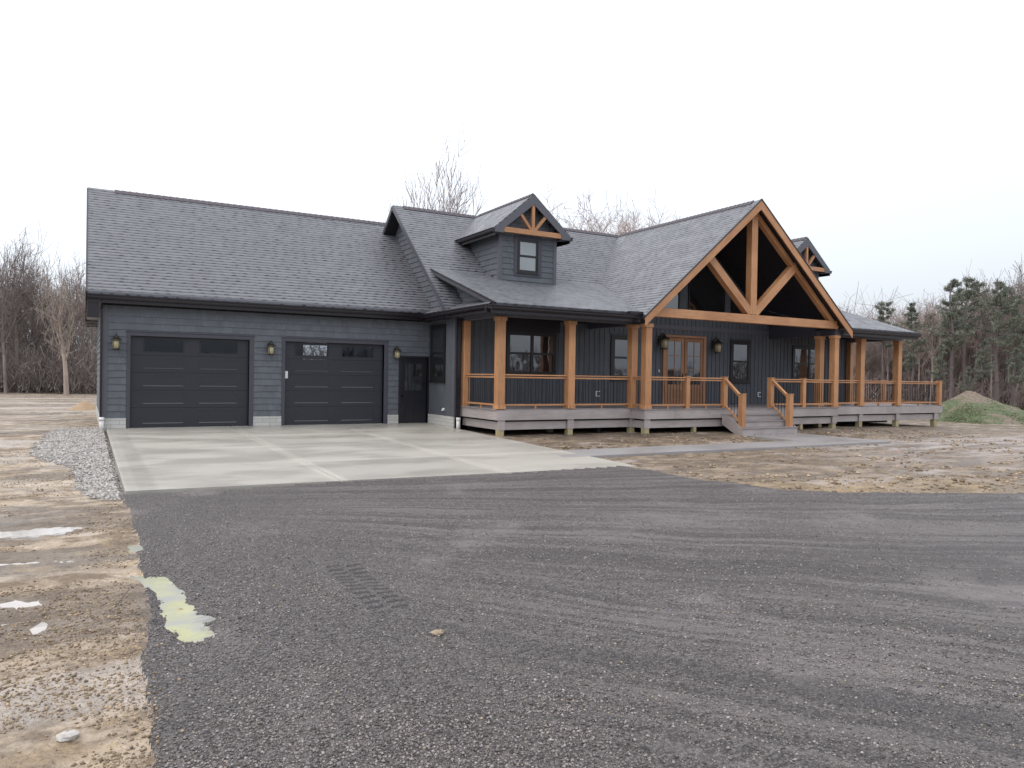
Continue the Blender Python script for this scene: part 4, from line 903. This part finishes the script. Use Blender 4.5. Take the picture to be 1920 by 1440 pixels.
def stones(name, xs, ys, sz, m, seed, flat=.6, lift=.25):
    """one mesh of many small irregular stones (8-faced)"""
    rs = np.random.RandomState(seed); n = len(xs)
    base = np.array([(1, 0, 0), (-1, 0, 0), (0, 1, 0), (0, -1, 0), (0, 0, 1), (0, 0, -1)], float)
    Fb = np.array([(0, 2, 4), (2, 1, 4), (1, 3, 4), (3, 0, 4), (2, 0, 5), (1, 2, 5), (3, 1, 5), (0, 3, 5)])
    v = base[None]*(rs.uniform(.6, 1.35, (n, 6, 1))); v = v+rs.uniform(-.22, .22, v.shape); an = rs.rand(n)*6.28
    c, s = np.cos(an)[:, None], np.sin(an)[:, None]; x = v[..., 0]*c-v[..., 1]*s*.8; y = v[..., 0]*s+v[..., 1]*c*.8; z = v[..., 2]*flat
    h = ground_h(xs, ys); S_ = sz[:, None]
    V = np.stack([xs[:, None]+x*S_, ys[:, None]+y*S_, h[:, None]+z*S_+S_*flat*lift], -1).reshape(-1, 3)
    Fc = (Fb[None]+(np.arange(n)*6)[:, None, None]).reshape(-1, 3)
    o = nmesh(name, V, Fc, m); o['kind'] = 'stuff'; return o
rs = np.random.RandomState(11)
# dark gravel stones, dense close to the viewer
n = 150000; rr = 2.6+(rs.rand(n)**1.5)*11; aa = np.radians(rs.uniform(-68, 8, n)); xs = CAM.x-np.sin(aa)*rr; ys = CAM.y+np.cos(aa)*rr
bign = fbm(xs*.7, ys*.56*1.0, 4); jx = rs.standard_t(2., n)*.045; k = is_gravel(xs+jx, ys+jx) & (rs.rand(n) < np.clip(1.15-1.6*(bign-.42)*3, .25, 1))
stv = fbm(2.1*(np.arctan2(ys+9., xs+4.5)*26)*1.3, xs*.08, 3); k &= (xs < 1.8) | (rs.rand(n) < np.clip((.50-stv)*9+.5, .35, 1)); k &= ~((np.abs(xs-1.56) < .17) & (ys < -15.4) & (ys > -17.05) & (rs.rand(n) < .93))
xs, ys = xs[k], ys[k]; tag(stones('loose_gravel', xs, ys, .0045+.009*rs.rand(len(xs))**2.6, M['stone'], 1), 'small dark grey stones lying loose over the driveway', 'gravel')
n = 26000; xs = rs.uniform(-1.6, .2, n); ys = rs.uniform(-11.2, .7, n); k = inpoly(xs+rs.normal(0, .05, n), ys+rs.normal(0, .08, n), STRIP) & ~is_gravel(xs, ys); xs, ys = xs[k], ys[k]
tag(stones('pale_stones', xs, ys, .012+.03*rs.rand(len(xs))**1.5, M['palestone'], 2), 'pale crushed stones along the left edge of the concrete apron', 'gravel')
# clods over the muddy banks, in drifts
n = 330000; rr = 2.8+(rs.rand(n)**1.4)*16; aa = np.radians(rs.uniform(-66, 10, n)); xs = CAM.x-np.sin(aa)*rr; ys = CAM.y+np.cos(aa)*rr
cl = fbm(xs*1.3+4, ys*2.1, 4); jx = rs.standard_t(2., n)*.04; k = ~is_gravel(xs+.02+jx, ys+jx) & ~inpoly(xs, ys, STRIP) & ((ys < -9) | (xs < -.2) | (xs > 9.2)) & (rs.rand(n) < np.clip((cl-.44+.16*np.exp(-np.abs(xs+.15)/.16))*8, .015, 1)) & ~((ys > -8.9) & (xs > 8.3) & (xs < 20.3))
wet_ = np.zeros(n, bool)
for cx, cy, rx, ry, dp, an in POOLS: wet_ |= (((xs-cx)*math.cos(an)+(ys-cy)*math.sin(an))/rx)**2+((-(xs-cx)*math.sin(an)+(ys-cy)*math.cos(an))/ry)**2 < 1.15
k &= ~wet_; lm = np.where(xs < 5, 1., 0.) > rs.rand(n)*0+.5; k &= lm | (rs.rand(n) < .25); xs, ys = xs[k], ys[k]; print('clods', len(xs)); tag(stones('mud_clods', xs, ys, .0028+.013*rs.rand(len(xs))**4, M['clod'], 3, .7), 'lumps of tan soil scattered over the muddy ground', 'soil')
n = 7000; xs = rs.uniform(8.9, 26, n); ys = rs.uniform(-15.5, -4.9, n); rim = np.interp(xs, RX, RY); cl = fbm(xs*.9, ys*1.7, 4)
k = ~is_gravel(xs, ys) & ((ys-rim < 2.2) | (cl > .5)) & ~((ys > -8.95) & (ys < -5.6) & (xs < 20.0) & ((ys < -7.4) | (xs > 16.9)))
xs, ys = xs[k], ys[k]; tag(stones('soil_lumps', xs, ys, .015+.05*rs.rand(len(xs))**2.5, M['clod'], 4, .6), 'coarse soil lumps over the yard in front of the porch', 'soil')
pv = []; pn, pm = 24, 9
for j in range(pm):
    for i in range(pn):
        r_ = j/(pm-1); an = 2*math.pi*i/pn; px_ = -.35+.75*r_*math.cos(an); py_ = 11.5+.9*r_*math.sin(an)
        pv.append((px_, py_, -.16+.50*(1-r_)**.9+.12*(float(fbm(np.array(px_*3.), np.array(py_*3.)))-.45)*(1-r_)*2))
tag(nmesh('dirt_pile', np.array(pv), np.array([(j*pn+i, j*pn+(i+1) % pn, (j+1)*pn+(i+1) % pn, (j+1)*pn+i) for j in range(pm-1) for i in range(pn)]), m_plain('orange_soil', (.33, .235, .145), .85, .25, 5., bump=.8), smooth=True), 'small heap of orange-tan soil beside the garage side wall', 'soil heap')
def rock(x, y, s, label, sd, m='straw', flat=.5):
    rs_ = random.Random(sd); me = MB(); n1, n2 = 9, 5; vs = []
    for j in range(n2+1):
        for i in range(n1):
            th = math.pi*j/n2; ph = 2*math.pi*i/n1; r_ = s*rs_.uniform(.78, 1.15); vs.append((x+r_*math.sin(th)*math.cos(ph), y+r_*math.sin(th)*math.sin(ph)*.7, gh(x, y)+.2*s+r_*math.cos(th)*flat))
    me.add(vs, [(j*n1+i, (j+1)*n1+i, (j+1)*n1+(i+1) % n1, j*n1+(i+1) % n1) for j in range(n2) for i in range(n1)])
    tag(me.build('rock', M[m]), label, 'rock')
rock(1.63, -17.52, .055, 'tan clump of soil lying alone on the dark gravel in front', 1, 'straw', .35)
rock(-.46, -17.99, .055, 'flat pinkish-grey stone in the mud at the lower left', 2, 'palestone', .4)
rock(.22, -16.05, .028, 'small brown stone standing in the yellow puddle', 3, 'clod', .8)
st_ = MB(); zz = gh(-.14, -15.85)+.03; st_.tube((-.20, -16.0, zz), (-.10, -15.62, zz+.01), .005, .004, 5); tag(st_.build('twig', M['barkd']), 'thin dark twig lying on the mud left of the yellow puddle', 'twig')

# grassed soil mound right of the deck
def mound():
    n1, n2 = 64, 26; c = Vector((39.7, .1)); ax = Vector((RT.x, RT.y)).normalized(); ay = Vector((-ax.y, ax.x)); vs = []; zb = -.50
    for j in range(n2):
        for i in range(n1):
            r_ = (j/(n2-1)); an = 2*math.pi*i/n1; u = math.cos(an)*r_; w_ = math.sin(an)*r_
            p = c+ax*(u*(4.7 if u > 0 else 2.7))+ay*w_*3.4
            h_ = 1.66*max(0, (1-r_**1.0))**1.0*(1-.0*u)+.16*(fbm(np.array(p.x*.9), np.array(p.y*.9))-.47)*(1-r_)*2+.10*(vnoise(np.array(p.x*4), np.array(p.y*4))-.5)*(1-r_**2)
            vs.append((p.x, p.y, zb+float(h_)))
    f_ = [(j*n1+i, j*n1+(i+1) % n1, (j+1)*n1+(i+1) % n1, (j+1)*n1+i) for j in range(n2-1) for i in range(n1)]
    m, nt, b = mat('grassy_soil', .85); g = G(nt); p = g.pos(); x_, y_, z_ = g.sep(p)
    n_ = g.noise(g.scale(p, (.7, .7, 1.8)), 1.2, 5, .65); top = g.rng(z_, .35, 1.0, 0., .5)
    f = g.rng(g.m('SUBTRACT', n_, g.m('MULTIPLY', top, .35)), .38, .52, 0., 1., True)
    setc(g, b, g.mulc(g.mix(f, (.19, .155, .12), (.10, .125, .065)), g.rng(g.noise(p, 9., 4), .3, .7, .65, 1.35)), g.bump(g.noise(p, 14., 4), .05, 1.))
    o = nmesh('dirt_mound', np.array(vs), np.array(f_), m, smooth=True); tag(o, 'low mound of soil greened over with grass at the wood edge right of the deck', 'mound')
    # grass tufts growing on it
    rs_ = np.random.RandomState(5); A_ = np.array(vs).reshape(n2, n1, 3); V = []; n_b = 34000
    jj = (n2-1)*np.sqrt(rs_.rand(n_b)); j0 = np.clip(jj.astype(int), 0, n2-2); i0 = rs_.randint(0, n1, n_b); fr_ = rs_.rand(n_b, 1)
    b_ = A_[j0, i0]*(1-fr_)+A_[j0+1, (i0+1) % n1]*fr_; kz = (rs_.rand(n_b) < np.clip(1.0-.75*(b_[:, 2]+.3), .08, 1)*np.clip((fbm(b_[:, 0]*1.1, b_[:, 1]*1.1, 3)-.30)*5, 0, 1)); b_ = b_[kz]; nb = len(b_)
    hh = rs_.uniform(.015, .05, nb); d_ = rs_.normal(0, .04, (nb, 2)); w_ = rs_.normal(0, .02, (nb, 2))
    V = np.stack([b_, b_+np.c_[w_, np.zeros(nb)]*1.5, b_+np.c_[d_, hh]], 1).reshape(-1, 3)
    gm = m_needles('grass_blades', (.15, .19, .09)); g_o = nmesh('grass', V, np.arange(nb*3).reshape(-1, 3), gm); tag(g_o, 'green grass tufts growing over the soil mound', 'grass', kind='stuff')
mound()

# ------------------------------------------------------------------ trees
def segs_mesh(name, segs, m, parent=None, sides=3):
    A_ = np.array([s[0] for s in segs], float); B_ = np.array([s[1] for s in segs], float); ra = np.array([s[2] for s in segs])[:, None]; rb = np.array([s[3] for s in segs])[:, None]
    d = B_-A_; d /= np.linalg.norm(d, axis=1, keepdims=True)+1e-9; t = np.where(np.abs(d[:, :1]) < .8, np.array([[1., 0, 0]]), np.array([[0, 1., 0]]))
    s1 = np.cross(d, t); s1 /= np.linalg.norm(s1, axis=1, keepdims=True); s2 = np.cross(d, s1); V = []
    for P_, r_ in ((A_, ra), (B_, rb)):
        for k in range(sides): an = 2*math.pi*k/sides; V.append(P_+(s1*math.cos(an)+s2*math.sin(an))*r_)
    V = np.stack(V, 1); n = len(segs); F_ = np.array([(k, (k+1) % sides, sides+(k+1) % sides, sides+k) for k in range(sides)])
    return nmesh(name, V.reshape(-1, 3), (F_[None]+(np.arange(n)*2*sides)[:, None, None]).reshape(-1, 4), m, parent, smooth=False)
def grow(rs, p, d, ln, r, lvl, out_, maxl, up=.15, spread=.6, tw=.010, kids=(5, 5, 4, 4)):
    n = 4 if lvl < 2 else 3; pts = [p]; rads = [r]
    for i in range(n):
        d = (d+Vector((rs.gauss(0, .10), rs.gauss(0, .10), rs.gauss(0, .05)+up*.5))).normalized(); p = p+d*(ln/n); pts.append(p); rads.append(max(tw*.7, r*(1-(i+1)/n*.72)))
    for i in range(n): out_.append((pts[i], pts[i+1], rads[i], rads[i+1], lvl))
    if lvl >= maxl: return
    for k in range(kids[min(lvl, len(kids)-1)]):
        t = rs.uniform(.35 if lvl == 0 else .2, 1.)*n; i = min(int(t), n-1); q_ = pts[i].lerp(pts[i+1], t-i); rr_ = rads[i]*rs.uniform(.45, .65)
        ax = Vector((rs.gauss(0, 1), rs.gauss(0, 1), rs.gauss(0, .4))); ax = (ax-d*ax.dot(d)).normalized()
        nd = (d*(1-spread*rs.uniform(.55, 1.1))+ax*spread+Vector((0, 0, up))).normalized()
        grow(rs, q_, nd, ln*rs.uniform(.42, .68), max(tw, rr_), lvl+1, out_, maxl, up, spread, tw, kids)
def bare_proto(seed, h, r, kind):
    rs = random.Random(seed); out_ = []
    if kind == 'vase':                                   # several stems rising from a short bole
        grow(rs, Vector((0, 0, 0)), Vector((0, 0, 1)), h*.28, r, 9, out_, 9)
        top = out_[-1][1]
        for k in range(7):
            an = k*.9+rs.uniform(-.3, .3); grow(rs, top-Vector((0, 0, rs.uniform(0, h*.06))), Vector((math.cos(an)*.42, math.sin(an)*.42, 1)).normalized(), h*rs.uniform(.5, .72), r*.5, 1, out_, 4, .16, .5, .012, (6, 7, 6, 4))
    elif kind == 'pole':                                 # slim forest-grown stem, short ascending limbs up high
        grow(rs, Vector((0, 0, 0)), Vector((0, 0, 1)), h*.95, r, 0, out_, 3, .06, .72, .013, (15, 6, 5))
    else:                                                # spreading
        grow(rs, Vector((0, 0, 0)), Vector((rs.gauss(0, .06), rs.gauss(0, .06), 1)), h*.62, r, 0, out_, 4, .13, .68, .012, (8, 6, 5, 3))
    mz_ = float(np.percentile([s[1].z for s in out_], 98.5)); mx_ = np.percentile([math.hypot(s[1].x, s[1].y) for s in out_], 97); kz = h/mz_; kx = kz*min(1., {'pole': .21, 'vase': .25}.get(kind, .34)*h/(mx_*kz))
    sc_ = lambda v: Vector((v.x*kx, v.y*kx, v.z*kz))
    out_ = [(sc_(a), sc_(b), c, d, e) for a, b, c, d, e in out_]
    tr_ = [s for s in out_ if s[4] in (0, 9)]; cr = [s for s in out_ if s[4] not in (0, 9)]
    return tr_, cr
PROTO = {}
def bare_tree(name, key, loc, hgt, rot, label, mt, group=None, cat='tree'):
    """first use of a prototype builds its meshes; later ones are object copies sharing them"""
    k2 = (key, mt)
    root = thing(name, loc, label, cat, group); root.rotation_euler = (0, 0, rot); root.scale = (hgt/10,)*3
    if k2 not in PROTO:
        seed, r, kind = key; t_, c_ = bare_proto(seed, 10., r, kind)
        a_ = segs_mesh('trunk', t_, M[mt], None, 7); b_ = segs_mesh('crown', c_, M[mt], None, 3)
        a_.parent = root; b_.parent = root; PROTO[k2] = (a_, b_)
    else:
        for o in PROTO[k2]: c_ = o.copy(); COL.objects.link(c_); c_.parent = root
    return root
def pine_proto(seed, h=10., crown=.55, fulln=1.):
    rs = random.Random(seed); tr_ = []; p = Vector((0, 0, 0)); n = 8
    for i in range(n):
        q_ = p+Vector((rs.gauss(0, .07), rs.gauss(0, .07), h/n)); tr_.append((p, q_, .15*(1-i/n)+.03, .15*(1-(i+1)/n)+.03, 0)); p = q_
    limbs = []; need = []
    z = h*(1-crown)
    while z < h*.99:
        f = (z-h*(1-crown))/(h*crown); L_ = (1.0-f*.86)*h*.20*rs.uniform(.5, 1.3)*(.55+min(1, f*4)*.45)
        for k in range(rs.choice((2, 3, 3, 4))):
            an = rs.uniform(0, 6.28); d = Vector((math.cos(an), math.sin(an), rs.uniform(.15, .65))).normalized(); b0 = Vector((0, 0, z)); l = L_*rs.uniform(.6, 1.15)
            e_ = b0+d*l; limbs.append((b0, e_, .035, .012, 1))
            for j in range(int(11*fulln)):
                t = rs.uniform(.35, 1.05); c = b0.lerp(e_, t)+Vector((rs.gauss(0, .13), rs.gauss(0, .13), rs.gauss(0, .07)))*(l*.55)
                need.append((c, d, rs.uniform(.16, .30)))
        z += h*.030*rs.uniform(.7, 1.5)
    return tr_, limbs, need
PP = {}
def pine_tree(key, loc, hgt, rot, label, group='pines at the wood edge'):
    root = thing('pine_tree', loc, label, 'pine', group); root.rotation_euler = (0, 0, rot); root.scale = (hgt/10,)*3
    if key not in PP:
        seed, crown = key; t_, l_, nd = pine_proto(seed, 10., crown); a_ = segs_mesh('trunk', t_+l_, M['barkd'], None, 5)
        rs_ = np.random.RandomState(seed); C_ = np.array([x[0] for x in nd]); D_ = np.array([x[1] for x in nd]); S_ = np.array([x[2] for x in nd]); kpt = 13; n = len(nd)*kpt
        C2 = np.repeat(C_, kpt, 0); D2 = np.repeat(D_, kpt, 0); S2 = np.repeat(S_, kpt)[:, None]; dr = D2*.5+rs_.normal(0, .75, (n, 3))+np.array([0, 0, .25]); dr /= np.linalg.norm(dr, axis=1, keepdims=True)
        w_ = np.cross(dr, rs_.normal(0, 1, (n, 3))); w_ /= np.linalg.norm(w_, axis=1, keepdims=True); b0 = C2+rs_.normal(0, .06, (n, 3)); V = np.stack([b0-w_*S2*.09, b0+w_*S2*.09, b0+dr*S2], 1).reshape(-1, 3)
        b_ = nmesh('crown', V, np.arange(n*3).reshape(-1, 3), M['needle']); a_.parent = root; b_.parent = root; PP[key] = (a_, b_)
    else:
        for o in PP[key]: c_ = o.copy(); COL.objects.link(c_); c_.parent = root
    return root
def at(u, D, top=None):
    """world position seen at image column u (1920 wide) at axial depth D; returns ground point and height that reaches row 'top'"""
    hz = 690.6+.01767*u
    d = F+RT*((u-960)/1401.6)-UP*((hz-720)/1401.6); p = CAM+d*D
    zg = gh(p.x, p.y) if p.y < 90 else -.2
    return (p.x, p.y, zg-.05), ((hz-top)/1401.6*D+CAM.z-zg if top else None)
rs = random.Random(21)
K = [(1, .16, 'spread'), (2, .13, 'pole'), (3, .15, 'spread'), (4, .12, 'pole'), (5, .17, 'vase'), (6, .11, 'pole')]
def put(u, D, top, key, mt, label, group=None, name='bare_tree'):
    loc, h = at(u, D, top); return bare_tree(name, key, loc, h, rs.uniform(0, 6.28), label, mt, group)
# left wood
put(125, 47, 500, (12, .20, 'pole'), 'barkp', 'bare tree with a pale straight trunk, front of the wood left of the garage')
put(36, 52, 448, K[1], 'bark', 'tall thin bare tree rising above the rest near the left edge')
put(62, 55, 475, K[3], 'bark', 'tall thin bare tree just right of the tallest one, left wood')
put(12, 50, 505, K[0], 'bark', 'spreading bare tree at the extreme left edge of the picture')
put(120, 54, 470, K[2], 'bark', 'round-crowned bare tree behind the pale trunk near the garage')
GL = 'bare trees of the wood left of the garage'
for u in (-90, -75, -60, -45, -30, -15, -5, 8, 20, 30, 44, 52, 66, 80, 90, 98, 108, 118, 134, 142, 150, 158, 168, 175, 190, 205):
    put(u, rs.uniform(52, 66), rs.uniform(480, 570), rs.choice(K[:4]+K[5:]), rs.choice(('bark', 'bark', 'barkr')), 'leafless grey-brown tree in the thick of the wood left of the garage', GL)
# behind the roofs
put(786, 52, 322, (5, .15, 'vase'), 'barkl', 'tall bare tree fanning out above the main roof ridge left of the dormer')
GB = 'reddish bare treetops behind the roof valley'
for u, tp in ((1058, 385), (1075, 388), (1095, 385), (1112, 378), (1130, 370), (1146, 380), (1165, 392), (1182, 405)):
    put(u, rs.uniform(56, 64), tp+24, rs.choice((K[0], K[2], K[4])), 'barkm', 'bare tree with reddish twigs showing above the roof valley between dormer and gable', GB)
# right wood: pines and leafless trees
for i, (u, D, tp, key, lb) in enumerate([(1690, 60, 640, (33, .50), 'low pine seen just right of the last full-height porch post'), (1845, 49, 640, (33, .50), 'mid-height pine right of the mound peak, in front of the trunks'), (1775, 57, 590, (34, .40), 'pine standing just left behind the tall broad pine'), (1742, 58, 590, (36, .35), 'thin pine between the pointed pine and the tall broad one'), (1850, 60, 560, (31, .42), 'middle pine behind, between the slim pine and the tall dark one'), (1888, 57, 540, (36, .35), 'ragged pine close behind the tall dark pine at the right'), (1657, 56, 568, (31, .42), 'small spreading pine showing just above the porch roof end'), (1708, 54, 572, (32, .60), 'dark pointed pine right of the porch roof end'),
        (1786, 52, 528, (33, .50), 'tall broad pine, left of the tall pair at the right'), (1812, 55, 524, (34, .40), 'slim pine with a thin top beside the tall broad pine'), (1832, 58, 532, (36, .35), 'sparse pine in the middle of the right wood'),
        (1872, 51, 524, (35, .50), 'tall dark pine near the right edge'), (1902, 54, 560, (32, .60), 'dark pine at the extreme right edge'), (1762, 46, 650, (32, .60), 'low young pine in front of the bare trunks, above the mound left slope'),
        (1905, 47, 655, (33, .50), 'low young pine at the right edge behind the mound'), (1815, 47, 690, (32, .60), 'short bushy pine directly behind the mound'), (1950, 50, 535, (34, .40), 'pine just outside the right edge'), (1990, 52, 545, (33, .50), 'outer pine beyond the right edge')]):
    loc, h = at(u, D-6, tp); pine_tree(key, loc, h, rs.uniform(0, 6.28), lb)
GR = 'leafless trees of the wood behind the mound'; GQ = 'leafless trees seen beneath the porch roof end'
for u in list(range(1585, 2030, 9)):
    tp = np.interp(u, [1585, 1650, 1720, 1790, 1900, 2040], [630, 600, 580, 550, 530, 525])+rs.uniform(-18, 30)
    put(u+rs.uniform(-4, 4), rs.uniform(50, 62), tp, rs.choice(K[:4]+K[5:]), rs.choice(('barkr', 'barkr', 'bark')), 'leafless reddish-brown tree seen between and beyond the right porch posts' if u < 1765 else 'leafless reddish-brown tree in the wood behind the mound', GQ if u < 1765 else GR)
put(1896, 55, 505, K[3], 'bark', 'tall pale leafless tree poking above the pines near the right edge')

# dense brush and the depth of the wood: nobody could count these stems
def brush(name, us, Ds, hts, n, m, seed, label, r0=.012, lean=.28):
    rs_ = np.random.RandomState(seed); segs = []
    for i in range(n):
        u = rs_.uniform(*us); D = rs_.uniform(*Ds); loc, _ = at(u, D); hmax = np.interp(u, *hts) if isinstance(hts, tuple) else hts
        h_ = hmax*rs_.uniform(.25, 1.); p = Vector(loc)+Vector((0, 0, rs_.uniform(0, .5)*h_)); d = Vector((rs_.normal(0, lean), rs_.normal(0, lean), 1)); L_ = h_*rs_.uniform(.3, .6); r_ = r0*rs_.uniform(.6, 1.8)
        for k in range(3):
            q_ = p+d.normalized()*L_/3; segs.append((p, q_, r_*(1-k*.25), r_*(.75-k*.25))); p = q_; d = d+Vector((rs_.normal(0, .3), rs_.normal(0, .3), 0))
            if k: e_ = p+Vector((rs_.normal(0, .6), rs_.normal(0, .6), rs_.uniform(.1, .9))).normalized()*L_*.4; segs.append((p, e_, r_*.5, r_*.3))
    o = segs_mesh(name, segs, m); return tag(o, label, 'brush', kind='stuff')
brush('undergrowth', (-120, 215), (50, 68), 4.2, 8000, M['bark'], 1, 'dense dark purple-brown brush filling the wood left of the garage', .024, .5)
brush('undergrowth', (-120, 215), (56, 72), 6.6, 2600, M['bark'], 2, 'thin grey saplings deep in the wood left of the garage', .018, .3)
brush('undergrowth', (1560, 2060), (54, 72), 8.6, 17000, M['barkr'], 3, 'dense reddish-brown brush and saplings filling the wood on the right', .022, .28)
brush('undergrowth', (1560, 2060), (50, 62), 3.4, 6000, M['barkr'], 4, 'dark tangle of low brush at the foot of the right wood', .024, .5)
brush('woodland', (230, 1560), (66, 84), 6.0, 5000, M['bark'], 5, 'thin woodland far behind the house', .05, .2)
# the treeline across the fields behind the viewer (mirrored in the windows)
rs_ = np.random.RandomState(8); segs = []
for i in range(5200):
    an = math.radians(rs_.uniform(95, 345)); D = rs_.uniform(150, 185); p = Vector((CAM.x-math.sin(an)*D, CAM.y+math.cos(an)*D, -.3)); h_ = 7.5*rs_.uniform(.45, 1.25)*(.8+.35*math.sin(an*9)); h_ *= 1.15; p2 = p+Vector((rs_.normal(0, 1.2), rs_.normal(0, 1.2), h_))
    segs.append((p, p2, .22, .05)); 
    for k in range(2): q_ = p.lerp(p2, rs_.uniform(.3, .9)); segs.append((q_, q_+Vector((rs_.normal(0, 1.4), rs_.normal(0, 1.4), rs_.uniform(.5, 2.))), .09, .03))
tag(segs_mesh('woodland', segs, M['barkd']), 'distant treeline across the fields, mirrored in the windows', 'woodland', kind='stuff')
